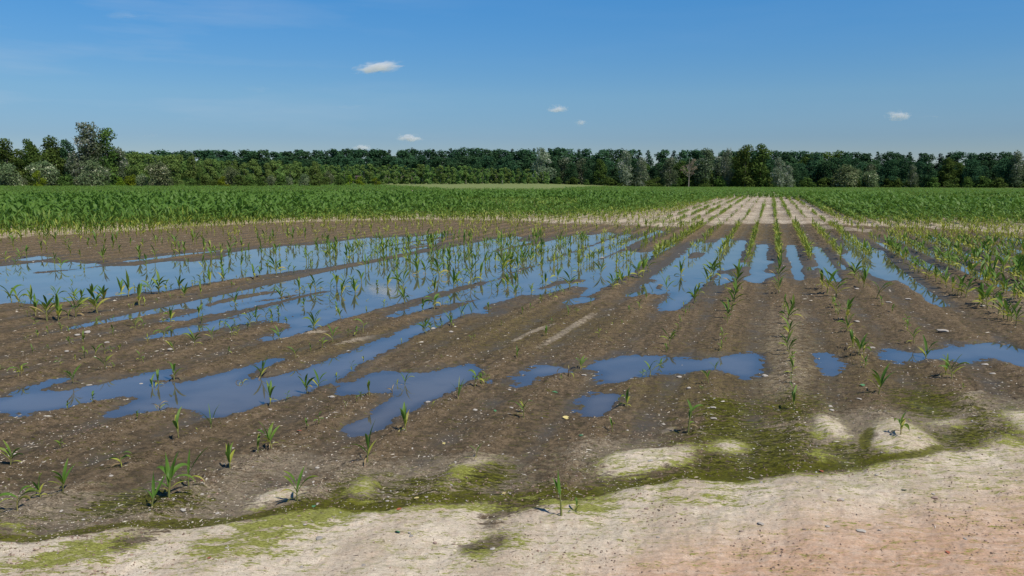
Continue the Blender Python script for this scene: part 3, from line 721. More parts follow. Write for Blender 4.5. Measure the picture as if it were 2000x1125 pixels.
# foreground and middle plants read off the photograph: base x, base y, height in photo pixels, sort
HAND = """21 912 45 u;119 886 24 d;238 924 35 d;350 870 55 t;413 847 48 g;504 896 38 t;531 887 54 u;450 924 50 u;623 840 25 t;35 1006 50 d;80 978 42 u;124 970 52 u;581 991 62 u
182 796 24 d;133 807 20 x;269 831 22 x;528 796 45 u;562 786 18 x;313 810 30 x;718 912 66 u;792 852 52 u;895 786 42 g;1023 824 45 t;930 905 34 t;1224 800 38 u;1196 849 32 t;1126 1015 32 t;1550 810 46 t;1758 870 42 d;1716 776 52 u
64 696 18 t;74 662 16 x;94 655 24 t;120 650 20 t;36 742 26 d;118 718 22 t;95 686 12 x;136 680 22 t;163 674 22 t;166 706 26 d;186 702 26 t;216 694 18 x;232 690 17 t;206 724 30 u;222 722 14 x;274 710 20 u;221 660 22 t;265 651 26 t;280 646 22 t;320 668 26 d;380 678 32 u;340 690 26 t;340 744 44 t;310 752 34 u;143 754 34 u;298 756 30 t;390 648 22 d;2 726 14 t;190 640 14 x;148 642 12 d
416 669 26 u;453 662 32 t;484 646 20 u;532 640 18 x;546 668 28 u;448 694 16 t;612 650 30 u;650 674 30 u;630 686 26 d;578 706 28 t;607 690 18 t;680 660 18 u;696 660 22 t;709 656 28 d;508 738 42 u;475 748 30 x;600 768 40 u;622 754 34 u;790 750 38 t;722 782 38 t;766 766 28 x;705 790 20 t
928 760 32 d;940 754 26 u;950 750 24 x;1110 742 36 x;1136 722 30 u;980 642 14 t;920 674 16 t;1096 750 14 x;830 656 28 u;842 654 24 t;862 646 20 t;882 640 22 x;863 706 10 t;1078 642 16 t
1324 650 22 u;1316 666 24 u;1308 678 28 u;1302 690 20 t;1290 710 22 g;1288 716 24 t;1270 738 38 t;1262 740 20 x;1410 670 26 t;1408 690 22 t;1396 722 30 t;1383 756 32 t;1370 770 14 t;1540 664 38 u;1538 690 28 u;1541 698 32 u;1546 714 26 t;1547 738 32 u;1545 756 26 t;1548 778 24 t;1214 638 10 t
1654 655 30 u;1666 688 32 u;1676 702 34 u;1686 700 28 d;1689 726 26 t;1772 652 26 u;1785 677 38 t;1808 699 42 u;1846 741 40 u;1858 748 46 u;1880 768 14 x
23 588 46 t;38 592 34 d;60 594 34 u;44 600 16 x;70 620 42 l;92 628 50 l;90 616 38 l;114 628 50 l;70 636 16 t;109 583 28 u;148 620 44 u;134 626 28 t;156 600 30 u;180 612 18 t;190 612 52 l;202 594 38 l;177 584 44 t;160 584 32 t;146 582 28 u;236 574 34 u;251 580 44 u;272 598 46 l;310 576 44 l;296 574 34 u;325 574 26 t;334 568 20 t;350 568 30 u;360 584 28 u;381 560 24 t;392 558 24 t;392 578 24 d;334 588 14 t;333 628 34 u;388 620 30 t;264 638 28 t;220 624 14 t;188 638 20 u;54 618 16 t;394 632 20 d;288 560 20 x
411 560 36 u;436 552 28 u;453 566 24 u;480 546 18 u;497 546 32 u;508 544 24 t;528 536 22 u;540 538 36 l;548 536 26 u;564 534 22 t;574 538 22 t;610 530 18 u;460 594 30 u;458 630 16 d;440 634 24 t;488 636 32 u;502 624 28 u;518 618 32 t;530 612 22 t;550 584 28 u;544 614 26 t;564 582 18 u;560 630 18 t;532 632 20 t;585 568 32 u;595 574 22 d;607 570 28 t;616 570 36 l;626 568 22 t;646 564 26 u;658 560 38 t;594 598 26 u;616 586 22 d;644 588 24 d;666 576 40 l;672 560 28 u;687 552 22 u;694 572 32 u;706 552 34 t;736 560 22 u;756 558 32 l;750 600 22 d;790 596 32 u;665 624 28 t;613 638 36 u;778 554 34 u;788 562 38 u
849 574 30 u;838 578 16 t;817 536 36 u;831 534 32 u;858 540 40 l;874 536 28 u;886 560 38 u;894 560 24 d;904 558 34 u;920 556 46 l;938 544 38 l;846 540 24 t;826 614 26 u;848 608 32 d;864 594 24 u;880 598 24 t;900 620 32 g;922 618 30 g;954 610 22 t;882 638 32 g;960 564 26 u;972 564 22 t;986 560 26 u;992 558 30 l;1008 554 30 u;1006 582 30 l;1018 572 20 u;1038 570 26 d;1066 558 28 u;1088 544 28 u;1112 570 36 l;1128 560 16 t;1116 532 24 u;1058 596 18 t;1080 590 22 u;1102 580 16 t;1020 618 18 u;1174 536 28 u;1196 570 30 l;1154 600 18 u;1110 622 20 u;1126 616 16 t;982 526 36 u;996 524 38 l;1012 526 32 u;1022 514 34 l
1205 565 32 l;1215 558 30 u;1228 551 28 u;1248 545 34 l;1256 540 36 l;1266 532 30 u;1304 568 28 u;1330 538 30 u;1248 610 22 u;1230 616 16 t;1262 590 14 t;1356 595 28 u;1364 580 26 u;1380 560 28 u;1388 546 38 l;1394 540 30 u;1406 534 26 u;1346 614 22 u;1338 620 18 t;1328 634 18 t
1420 638 24 u;1421 626 30 u;1430 612 36 l;1434 592 36 l;1436 574 38 l;1440 552 32 u;1454 520 26 u;1416 566 12 x;1521 576 30 l;1520 556 32 l;1520 536 30 u;1538 638 36 u;1532 604 24 u;1546 616 30 u
1615 578 46 l;1606 568 36 l;1633 584 42 l;1630 606 26 u;1652 632 44 l;1640 616 26 u;1668 548 32 u;1660 540 26 u;1677 558 28 u;1687 566 34 u;1712 588 38 t;1721 602 22 t;1742 616 20 u;1770 638 22 u
1764 515 34 l;1776 528 32 l;1786 534 32 l;1793 536 30 l;1808 544 32 l;1814 548 30 l;1828 554 34 l;1838 558 32 l;1848 566 38 l;1860 574 36 l;1870 580 40 l;1878 582 42 l;1886 586 38 l;1912 600 42 l;1918 604 40 l;1928 608 48 l;1968 630 44 l;1975 634 40 u;1960 628 48 l;1950 618 46 l;1984 640 36 u;1940 600 46 l"""
SORT = {'u': 'upright', 'd': 'droop', 't': 'thin', 'g': 'grassy', 'x': 'dead', 'l': 'tall'}
hand = []
for line in HAND.split("\n"):
    for it in line.split(";"):
        a = it.split()
        if len(a) == 4: hand.append((float(a[0]), float(a[1]), float(a[2]), SORT[a[3]]))

# density, height and yellowing of the sown maize, read off the photograph row by row
EU = [-1500, 0, 200, 400, 600, 800, 1000, 1150, 1250, 1330, 1400, 1440, 1510, 1560, 1600, 1650, 1700, 1800, 1900, 2000, 3500]
E1 = [495, 460, 455, 444, 433, 422, 412, 414, 407, 398, 391, 387, 387, 392, 408, 421, 427, 427, 425, 426, 470]
E2 = [530, 480, 468, 454, 443, 440, 448, 440, 430, 414, 398, 389, 388, 394, 416, 440, 452, 458, 462, 468, 525]
ROWP_C = {-7: .75, -6: .8, -5: .8, -4: .96, -3: .3, -2: .5, -1: .75, 0: .96, 1: .96, 2: .55, 3: .96}
def crop(x, y, k):
    u, v = pix(x, y, 0)
    e1 = np.interp(u, EU, E1); e2 = np.interp(u, EU, E2)
    nz_ = fbm(x * .12, y * .12, 201, 3); nf = fbm(x * .45, y * .45, 207, 2)
    vv = v + nz_ * 5 * np.clip((v - 360) / 60, 0, 1) + nf * 3
    p = np.zeros_like(u); h = np.zeros_like(u); yl = np.zeros_like(u)
    inn = vv < e1
    p = np.where(inn, .97, p)
    deep = np.clip((e1 - vv) / 18, 0, 1)
    h = np.where(inn, .60 + .22 * deep, h); yl = np.where(inn, .14 * (1 - deep) + .08 * nz_ + .02, yl)
    tr_ = (~inn) & (vv < e2)
    g = np.clip((vv - e1) / np.maximum(e2 - e1, 1), 0, 1)
    p = np.where(tr_, .95 - .62 * g, p); h = np.where(tr_, .5 - .2 * g, h); yl = np.where(tr_, .14 + .32 * g, yl)
    lo = (~inn) & (~tr_)
    pl = np.where(u < 600, np.where(v < 500, .20, .12), .40)
    pl = np.where((u > 560) & (v < 462), .32, pl)
    pl = np.where((u < 1300) & (v > 470) & (u > 650), .42, pl)
    hl = np.where(v < 470, .26, .34); yll = np.where(v < 470, .50, .18)
    p = np.where(lo, pl, p); hl = hl * 1.1; h = np.where(lo, hl, h); yl = np.where(lo, yll, yl)
    cen = (k >= -7) & (k <= 3) & (v > e1)
    pk = np.array([ROWP_C.get(int(a), .5) for a in range(-7, 4)])[np.clip(k + 7, 0, 10).astype(int)]
    pk = np.where((k == -3) & (v < 425), .12, pk); pk = np.where((k == -2) & (v < 412), .10, pk); pk = np.where((k == -1) & (v < 402), .2, pk); pk = pk * np.where(v < 440, np.clip(.62 + nf * 2.0, .05, 1.1), 1)
    pk = np.where((k == 3) & (v > 507), 0, pk); pk = np.where((k == -3) & (v > 470), .35, pk)
    pk = np.where((k == -5) & (v > 450), .3, pk); pk = np.where((k <= -6) & (v > 445), .45, pk)
    p = np.where(cen, pk, p); h = np.where(cen, np.where(v < 445, .20 + .12 * nf, .33), h); yl = np.where(cen, .34, yl)
    rt = lo & (k >= 4)
    p = np.where(rt, np.where(u < 1735, .25, .80), p); h = np.where(rt, .35, h); yl = np.where(rt, .40 + .25 * nz_ - .25 * np.clip((v - 480) / 60, 0, 1), yl)
    # sandy gaps inside the right-hand crop and the thin patch left of centre
    gap = ((np.abs(u - 1890) < 130) & (np.abs(v - 397 - (u - 1890) * .02) < 6)) | ((np.abs(u - 1000) < 130) & (np.abs(v - 404) < 7))
    p = np.where(gap, p * .45, p); h = np.where(gap, h * .75, h); yl = np.where(gap, yl + .15, yl)
    lim = np.where(k >= 5, 640, np.where(k >= -4, 512, 530))
    p = np.where(v > lim, 0, p)
    p = np.where(np.hypot(x, y) > field_edge(u), 0, p)
    return p, h, yl, u, v
def rows_band(r0, r1, step, kstep, amax=R(41)):
    ks = np.arange(-620, 620, kstep)
    s = np.arange(0, r1 + 5, step)
    out_x = []; out_y = []; out_k = []
    K, S = np.meshgrid(ks, s, indexing='ij')
    Tq = T0 + K * ROWSP
    S = S + rng.uniform(-.45, .45, S.shape) * step
    Tq = Tq + rng.normal(0, .022, S.shape)
    x = Tq * ROWP[0] + S * ROWD[0]; y = Tq * ROWP[1] + S * ROWD[1]
    r = np.hypot(x, y)
    m = (r > r0) & (r <= r1) & (y > 2) & (np.abs(np.arctan2(x, y)) < amax)
    return x[m], y[m], K[m]
cand = list()
SV = []; SQ = []; ST = []; off = 0
def add_stuff(x, y, h, yl, nleaf, seg, wscale=1.0, stem=True, elo=40, ehi=80, blo=40, bhi=130):
    global off
    n = len(x)
    if n == 0: return
    z = grid_sample(Z, x, y)
    a0 = rng.uniform(0, 6.28, n)
    for i in range(nleaf):
        f = i / max(1, nleaf - 1)
        hf = .18 + .42 * f
        b = np.stack([x, y, z + h * hf], 1)
        az = a0 + i * math.pi + rng.normal(0, .5, n)
        v, q_, nv = leaves(b, az, h * rng.uniform(.42, .66, n), h * .115 * wscale * rng.uniform(.8, 1.25, n),
                           np.radians(rng.uniform(elo, ehi - 10, n) + 12 * f), np.radians(rng.uniform(blo, bhi, n)) * (1.1 - .5 * f), rng.uniform(-1.2, 1.2, n), seg, False)
        SV.append(v.astype(np.float32)); SQ.append((q_ + off).astype(np.int32)); off += len(v)
        ST.append(np.repeat(yl + rng.normal(0, .07, n) + (.25 if i == 0 else 0), nv).astype(np.float32))
    if stem:
        r0 = h * .022
        for a in (0, math.pi / 2):
            cx, sx_ = math.cos(a), math.sin(a)
            v = np.zeros((n, 4, 3))
            for j, (sg, zz) in enumerate(((-1, -.02), (1, -.02), (1, .62), (-1, .62))):
                rr_ = r0 * (1 if zz < 0 else .5)
                v[:, j, 0] = x + sg * cx * rr_; v[:, j, 1] = y + sg * sx_ * rr_; v[:, j, 2] = z + h * zz
            SV.append(v.reshape(-1, 3).astype(np.float32))
            SQ.append((np.arange(n)[:, None] * 4 + np.arange(4)[None] + off).astype(np.int32)); off += n * 4
            ST.append(np.repeat(yl + .25, 4).astype(np.float32))
# near band: single plants
x, y, k = rows_band(8, 62, .165, 1)
p, h, yl, u, v = crop(x, y, k)
keep = rng.uniform(0, 1, len(x)) < p
x, y, k, h, yl, u, v = [a[keep] for a in (x, y, k, h, yl, u, v)]
h = h * rng.uniform(.62, 1.3, len(h))
hp = h * px_per_m(x, y)
isnear = (hp > 23) & (u > 1690) & (u < 2010) & (v > 480)
for i in np.where(isnear)[0]:
    cand.append((float(u[i]), float(v[i]), float(hp[i]), 'tall' if yl[i] < .4 else 'upright'))
cand = hand + cand
cand.sort(key=lambda c: -c[2])
indiv, rest = cand[:287], cand[287:]
m = ~isnear
near_m = m & (np.hypot(x, y) < 40); mid_m = m & ~near_m
add_stuff(x[near_m], y[near_m], h[near_m], yl[near_m] + .08, 5, 4, .85, True, 52, 86, 15, 95)
add_stuff(x[mid_m], y[mid_m], h[mid_m], yl[mid_m], 7, 3, 1.25)
if rest:
    rx, ry = zip(*[ground(c[0], c[1]) for c in rest])
    rx = np.array(rx); ry = np.array(ry)
    add_stuff(rx, ry, np.array([c[2] for c in rest]) / px_per_m(rx, ry), np.full(len(rest), .25), 5, 4)
x, y, k = rows_band(6, 24, .22, 1)
u, v = pix(x, y, 0)
pt_ = np.where(k < -4, .17, .10) * (v > 540) * (v < 900) * (u < 1720)
keep = rng.uniform(0, 1, len(x)) < pt_
x, y = x[keep], y[keep]
add_stuff(x, y, rng.uniform(.05, .15, len(x)), rng.uniform(.1, .75, len(x)), 4, 4, 1.1, True, 45, 86, 10, 120)
x, y, k = rows_band(62, 98, .20, 1, R(39))
p, h, yl, u, v = crop(x, y, k)
keep = rng.uniform(0, 1, len(x)) < p
x, y, h, yl = x[keep], y[keep], h[keep] * rng.uniform(.85, 1.15, keep.sum()), yl[keep]
add_stuff(x + rng.normal(0, .08, len(x)), y, h, yl, 6, 2, 1.8, False, 30, 80)
x, y, k = rows_band(98, 322, .55, 2, R(39))
p, h, yl, u, v = crop(x, y, k)
keep = (rng.uniform(0, 1, len(x)) < p)
x, y, h, yl = x[keep], y[keep], h[keep] * rng.uniform(.8, 1.15, keep.sum()), yl[keep]
x = x + rng.uniform(-.8, .8, len(x))
add_stuff(x, y, h, yl, 6, 1, 4.2, False, 10, 65)
V_ = np.concatenate(SV); Q_ = np.concatenate(SQ); T_ = np.concatenate(ST)
print("maize stuff quads", len(Q_), "individual", len(indiv), "rest", len(rest))
fo = link("maize_field", mesh_np("maize_field", V_, Q_, MAIZE, False, {'tint': T_}))
tag(fo, "dense green and yellowing maize crop standing beyond the flooded rows", "maize crop", kind="stuff")

# ------------------------------------------------------------------ individual maize plants
ORD = "first second third fourth fifth sixth seventh eighth ninth tenth eleventh twelfth thirteenth fourteenth fifteenth sixteenth seventeenth eighteenth nineteenth twentieth twenty-first twenty-second twenty-third twenty-fourth twenty-fifth".split()
LOOK = {'upright': 'green maize seedling', 'droop': 'drooping maize seedling', 'tall': 'leafy maize plant', 'grassy': 'tufted maize seedling', 'thin': 'thin maize seedling', 'dead': 'withered maize seedling'}
def zone(u, v):
    if v > 940: return "on the green-stained edge of the sand"
    if v > 860: return "on the mud between left pool and sand" if u < 1000 else "on the mud next to the pale sand"
    if v > 780: return "just below the long left pool" if u < 650 else ("on the mud below the central puddles" if u < 1300 else "on the algae-stained mud at right")
    if v > 715: return "along the long left pool" if u < 640 else ("by the mid puddles" if u < 1180 else "around the wide right puddle")
    if v > 640:
        if u < 240: return "on the bare mud above left pool"
        if u < 470: return "on the mud above the long channel"
        if u < 780: return "on the ridge beside the long channel"
        if u < 1200: return "on the brown ridges in the middle"
        if u < 1480: return "in the sparse rows above right puddle"
        if u < 1600: return "in the straight row nearest the middle furrow"
        return "in the right rows above the puddles"
    if u < 130: return "at the left end of the big pond"
    if u < 260: return "on the ridge closing the big pond"
    if u < 400: return "on the near bank of the pond's left half"
    if u < 520: return "among the narrow channels left of centre"
    if u < 620: return "among the muddy channels left of centre"
    if u < 720: return "in the shallow water left of centre"
    if u < 840: return "in open water before the brown ridge"
    if u < 930: return "in the pond where green rows begin"
    if u < 1030: return "in the thick wet rows near the centre"
    if u < 1200: return "in the wet rows right of centre"
    if u < 1320: return "in the diagonal row beside central pool"
    if u < 1400: return "in the row leaning over central pool"
    if u < 1480: return "in the row right of central pool"
    if u < 1570: return "in the straight vertical row"
    if u < 1700: return "in the row right of vertical row"
    if u < 1800: return "along the right channel's upper bank"
    if u < 1870: return "along the right channel's middle bank"
    if u < 1930: return "in the dense right-hand rows"
    return "by the right edge in dense rows"
zones = {}
for c in indiv: zones.setdefault(zone(c[0], c[1]), []).append(c)
# the six plants nearest the camera are shaped one by one
D = R
CUSTOM = [
 ((331, 985), [(.5, D(170), .19, .020, D(35), D(70), .5, .12), (.55, D(120), .24, .034, D(84), D(55), 1.2, .05), (.75, D(60), .23, .030, D(80), D(150), .9, .08), (.85, D(150), .18, .026, D(70), D(110), -1.1, .1), (.9, D(85), .19, .028, D(80), D(60), -1.6, .06), (.8, D(5), .20, .024, D(48), D(120), .3, .18), (.95, D(60), .19, .030, D(75), D(20), -.6, .05), (.4, D(10), .17, .016, D(45), D(60), .6, .72), (.3, D(185), .11, .010, D(50), D(120), .5, .8)], .13, .0075, (.02, 0), "lush broad-leaved maize seedling, largest of the clump at lower left"),
 ((298, 1003), [(.5, D(60), .17, .020, D(62), D(20), .5, .08), (.8, D(110), .19, .024, D(74), D(45), -1.4, .02), (.7, D(150), .13, .018, D(60), D(90), 1.2, .1), (.9, D(40), .16, .018, D(58), D(-10), .4, .1), (.3, D(200), .08, .009, D(40), D(130), 1, .85)], .07, .0055, (.02, 0), "narrow steep maize seedling standing left of the lower-left clump"),
 ((369, 961), [(.5, D(80), .20, .018, D(84), D(10), .4, .02), (.8, D(20), .24, .026, D(66), D(30), -.7, .1), (.6, D(-10), .15, .014, D(30), D(100), .5, .75), (.4, D(200), .10, .01, D(40), D(120), 1, .8)], .09, .005, (0, 0), "forked maize seedling standing behind the lower-left clump"),
 ((1096, 1024), [(.9, D(115), .17, .028, D(74), D(-14), 1.0, .0), (.95, D(140), .11, .018, D(70), D(25), -.6, .05), (.2, D(150), .06, .012, D(60), D(60), 1, 1.0), (.3, D(30), .05, .008, D(50), D(80), 1, .8)], .14, .0065, (-.01, 0), "lone blade-leaved maize seedling on the sand rim at bottom centre"),
 ((1344, 854), [(.35, D(30), .09, .020, D(50), D(140), .5, .25), (.6, D(60), .12, .026, D(80), D(60), 1.2, .05), (.85, D(20), .15, .024, D(62), D(95), .6, .10), (.95, D(130), .10, .022, D(80), D(40), -.8, .05), (.3, D(-20), .09, .010, D(30), D(90), 1, .85)], .19, .006, (.02, 0), "leafy maize seedling beside the dark green algae patch"),
]
used_custom = [c[0] for c in CUSTOM]
total = 0
for cu, spec, sh, sr, lean, lab in CUSTOM:
    x, y = ground(*cu)
    o = make_plant(spec, sh, sr, lean)
    o.location = (x, y, max(ground_z(x, y), -.05))
    tag(o, lab, "maize plant", "maize seedlings in the flooded field"); total += 1
for zn, lst in zones.items():
    lst.sort(key=lambda c: c[0])
    for i, (u, v, hpx, kind) in enumerate(lst):
        x, y = ground(u, v)
        hh = hpx / px_per_m(x, y) * (1.2 if 1300 < u < 1730 and v < 720 else 1.05)
        idx = random.randrange(NVAR[kind])
        if (kind, idx) in LIB:
            o = copy_tree(LIB[(kind, idx)])
        else:
            sp, sh = spec_for(kind)
            o = make_plant(sp, sh, .018 if kind != 'tall' else .022, (rnd(-.06, .06), rnd(-.06, .06)), rnd(.1, .3), kind == 'dead')
            LIB[(kind, idx)] = o
        sc_ = hh * {'upright': 1.2, 'droop': 1.4, 'tall': 1.06, 'grassy': 1.05, 'thin': 1.2, 'dead': 1.45}[kind]
        o.scale = (sc_, sc_, sc_)
        o.rotation_euler = (rnd(-.12, .12), rnd(-.12, .12), rnd(0, 6.28))
        o.location = (x, y, max(ground_z(x, y), -.04))
        where = f"{ORD[i]} from the left" if i < len(ORD) else "near its right end"
        if len(lst) == 1: where = "alone"
        tag(o, f"{LOOK[kind]} {zn}, {where}", "maize plant", "maize seedlings in the flooded field")
        total += 1
print("maize things", total, {z: len(l) for z, l in zones.items()})

# ================================================================== STONES AND LITTER
def stone_mat(name, a, b):
    m, t, out = new_mat(name)
    tcn = t.nodes.new("ShaderNodeTexCoord"); oi = t.nodes.new("ShaderNodeObjectInfo")
    c = mixc(t, noise(t, tcn.outputs['Object'], 3, 4, .6), a, b)
    c = mixc(t, math_(t, 'MULTIPLY', oi.outputs['Random'], .5), c, (.26, .22, .18))
    p = t.nodes.new("ShaderNodeBsdfPrincipled"); p.inputs['Roughness'].default_value = .8
    t.links.new(c, p.inputs['Base Color']); t.links.new(p.outputs[0], out.inputs[0])
    return m
PALE = stone_mat("pale_stone", (.48, .44, .38), (.36, .32, .27))
GREY = stone_mat("grey_stone", (.26, .235, .21), (.36, .33, .29))
PINK = stone_mat("pink_stone", (.36, .24, .19), (.26, .17, .13))
def ico_pts():
    import bmesh
    bm = bmesh.new(); bmesh.ops.create_icosphere(bm, subdivisions=2, radius=1)
    V = np.array([tuple(v.co) for v in bm.verts]); Fc = np.array([[v.index for v in f.verts] for f in bm.faces]); bm.free()
    return V, Fc
ICV, ICF = ico_pts()
def stone_mesh(seed, mat):
    r = np.random.default_rng(seed)
    V = ICV.copy()
    for _ in range(5):   # flat facets cut off at random
        d = r.normal(size=3); d /= np.linalg.norm(d); c = r.uniform(.45, .85)
        dd = V @ d; V = V - np.clip(dd - c, 0, None)[:, None] * d * .9
    V = V * np.array([1, r.uniform(.6, .95), r.uniform(.4, .7)]) + r.normal(0, .02, V.shape)
    return mesh_np("stone", V, ICF, mat, False)
SM = [stone_mesh(i, [PALE, PALE, PALE, PALE, GREY, PINK][i % 6]) for i in range(18)]
BIG = [(1680,1056,11,0,"largest pale stone lying on the reddish sand at lower right"),(1643,1000,7,2,"white stone next to a brown clod on the sand mound"),
 (1638,1001,6,5,"brown clod touching a white stone on the sand mound"),(1825,983,8,5,"reddish clod on the sand near the right edge"),(1822,974,4,1,"small pale pebble resting above the reddish clod"),
 (1484,1044,8,0,"flat whitish stone on sand between mound and bottom edge"),(962,1084,6,6,"grey-white stone beside the dark muddy patch"),(850,1070,6,5,"pinkish stone on the lower sand"),
 (803,1061,5,4,"dark grey stone standing near fallen green leaf"),(710,1119,5,4,"dark stone at the very bottom of the sand"),(1262,1008,5,5,"rosy pebble on the right sand slope"),
 (623,1063,8,4,"flat dark stone on sand at lower left"),(596,1039,4,1,"pale pebble on the green-tinged left sand"),(1713,936,5,2,"white pebble in the pale channel through sand"),
 (1840,651,13,0,"long flat white stone on mud near right rows"),(1615,1049,5,1,"pale stone"),(648,777,6,1,"heart-shaped white stone below the long left pool"),(836,787,5,7,"white stone on the bank of the central puddle"),
 (529,806,4,2,"pale pebble by the pool's lower bank"),(928,803,5,3,"white stone on mud above the tan ridge"),(995,763,4,1,"pale stone"),(998,803,5,0,"flat pale stone beside the central seedling"),
 (1140,738,6,0,"flat white stone right of the burnt stalk"),(172,654,9,2,"largest white stone on the left mud flat"),(151,658,6,1,"white stone left of the largest one"),(209,672,5,7,"pointed white stone on left mud flat"),
 (333,686,6,8,"white stone beside a drooping seedling"),(131,690,5,1,"oval white stone"),(174,752,7,0,"white stone on the upper shore of left pool"),(276,749,5,1,"pale stone in the left pool"),(846,642,7,2,"white stone at the channel's edge"),
 (881,651,5,1,"round pale stone on the brown ridge"),(1923,714,7,6,"grey stone at right below the puddle"),(1938,733,6,6,"grey stone with white fleck at right"),(1326,738,6,8,"pale broken stone below the right puddle"),
 (1346,764,5,2,"pale stone"),(1392,806,7,0,"flat pale stone on the algae patch"),(1393,827,8,0,"wide pale stone at the foot of algae patch"),(1494,737,7,3,"pale stone"),(1703,685,6,7,"round stone near the right row"),
 (1677,785,6,0,"oval white stone beside the dark furrow"),(1622,798,6,2,"pale stone at the furrow's left shoulder"),(1624,807,5,1,"second pale stone at the furrow's left shoulder"),(620,917,5,1,"pale stone left of the leaning seedling"),
 (218,941,5,1,"pale pebble on left mud"),(357,1006,8,0,"flat white stone right of the lower-left clump"),(163,1017,4,1,"round pebble on the muddy sand edge"),(395,975,4,3,"pale pebble near the orange leaf"),
 (1270,919,6,6,"grey stone on the upper sand island"),(938,932,4,5,"small reddish stone on green crust"),(1918,604,5,1,"pale stone"),(1735,594,7,0,"white stone among right rows"),(1773,588,7,0,"flat white stone between right rows"),
 (1674,568,5,2,"pale stone"),(1673,632,6,8,"stacked pale stone near the right row")]
mis = 0
for (u, v, rp, si, lab) in BIG:
    x, y = ground(u, v); s = rp / px_per_m(x, y)
    o = link("stone", SM[si % len(SM)], None, (x, y, max(ground_z(x, y), -.01) + s * .18))
    o.scale = (s, s, s * .8); o.rotation_euler = (0, 0, rnd(-.6, .6))
    if lab in ("pale stone", "oval white stone"):
        tag(o, "pale stone half sunk in the wet mud", "stone", "pale stones on the mud")
    else: tag(o, lab, "stone", "stones on the field")
# the 240 next largest, scattered
cnt = 0
while cnt < 235:
    u = rnd(-20, 2020); v = HOR + 330 + 440 * random.random() ** 1.1
    if v > 1120: continue
    x, y = ground(u, v); z = ground_z(x, y)
    wet_ = z < .002
    if wet_ and random.random() > .05: continue
    sd = float(grid_sample(Sb, np.array([x]), np.array([y]))[0])
    if sd > .5 and random.random() > .35: continue
    s = rnd(.006, .013)
    si = random.randrange(18) if sd < .5 else random.choice((0, 4, 5, 10, 11, 5))
    o = link("stone", SM[si], None, (x, y, max(z, -.004) + s * .2))
    o.scale = (s * rnd(.9, 1.5), s, s * .8); o.rotation_euler = (rnd(-.2, .2), rnd(-.2, .2), rnd(0, 6.28))
    if sd > .5: tag(o, "small pebble or clod on the dry sand", "stone", "pebbles on the sand")
    else: tag(o, "small pale pebble on the brown mud", "stone", "pebbles on the mud")
    cnt += 1
# gravel specks
def scatter(n, vmin, vmax, pw, smin, smax):
    u = rng.uniform(-150, 2150, n); v = vmin + (vmax - vmin) * rng.uniform(0, 1, n) ** pw
    x, y = ground(u, v); return x, y, rng.uniform(smin, smax, n)
x, y, s = scatter(52000, 432, 1130, .62, .0022, .0078)
z = grid_sample(Z, x, y); sd = grid_sample(Sb, x, y); w_ = grid_sample(Wb, x, y)
clump = fbm(x * 1.4, y * 1.4, 301, 3)
rdg = np.cos(2 * math.pi * (((x * ROWP[0] + y * ROWP[1]) - T0) / ROWSP * 2))
kp = (w_ < .25) & ((sd < .4) | (rng.uniform(0, 1, len(x)) < .10)) & (clump + .40 * rdg + rng.normal(0, .35, len(x)) > .0)
x, y, s, z = x[kp], y[kp], s[kp], z[kp]
s = s * np.where(rng.uniform(0, 1, len(s)) < .06, 1.8, 1.0) * np.interp(np.hypot(x, y), [5, 25], [.62, 2.4])
octv = np.array([[1, 0, 0], [0, 1, 0], [-1, 0, 0], [0, -1, 0], [0, 0, .8], [0, 0, -.5]], float)
octf = np.array([[0, 1, 4], [1, 2, 4], [2, 3, 4], [3, 0, 4], [1, 0, 5], [2, 1, 5], [3, 2, 5], [0, 3, 5]])
n = len(x); a = rng.uniform(0, 6.28, n); ca, sa = np.cos(a), np.sin(a); el = np.where(rng.uniform(0, 1, n) < .28, rng.uniform(2.2, 4.5, n), rng.uniform(1, 1.8, n))
Vg = octv[None] * np.ones((n, 1, 1)) + rng.normal(0, .18, (n, 6, 3))
gxv = Vg[..., 0] * (s * el)[:, None]; gyv = Vg[..., 1] * (s / np.sqrt(el))[:, None]
Vw_ = np.stack([gxv * ca[:, None] - gyv * sa[:, None] + x[:, None], gxv * sa[:, None] + gyv * ca[:, None] + y[:, None], Vg[..., 2] * s[:, None] * .7 + (z + s * .2)[:, None]], -1)
Fg = (octf[None] + (np.arange(n) * 6)[:, None, None]).reshape(-1, 3)
tn = np.repeat(rng.uniform(0, 1, n), 6)
gv, t, out = new_mat("gravel_mix")
a_ = t.nodes.new("ShaderNodeAttribute"); a_.attribute_name = "tone"
cr = t.nodes.new("ShaderNodeValToRGB")
cr.color_ramp.elements[0].color = (.05, .036, .026, 1); cr.color_ramp.elements[0].position = .0
cr.color_ramp.elements[1].color = (.66, .60, .50, 1); cr.color_ramp.elements[1].position = 1
e = cr.color_ramp.elements.new(.34); e.color = (.11, .075, .05, 1)
e = cr.color_ramp.elements.new(.5); e.color = (.36, .28, .18, 1)
p_ = t.nodes.new("ShaderNodeBsdfPrincipled"); p_.inputs['Roughness'].default_value = .85
t.links.new(a_.outputs['Fac'], cr.inputs[0]); t.links.new(cr.outputs[0], p_.inputs['Base Color']); t.links.new(p_.outputs[0], out.inputs[0])
go = link("gravel", mesh_np("gravel", Vw_.reshape(-1, 3), Fg, gv, False, {'tone': tn}))
tag(go, "fine gravel and straw bits strewn over the mud", "gravel", kind="stuff")
print("gravel", n)

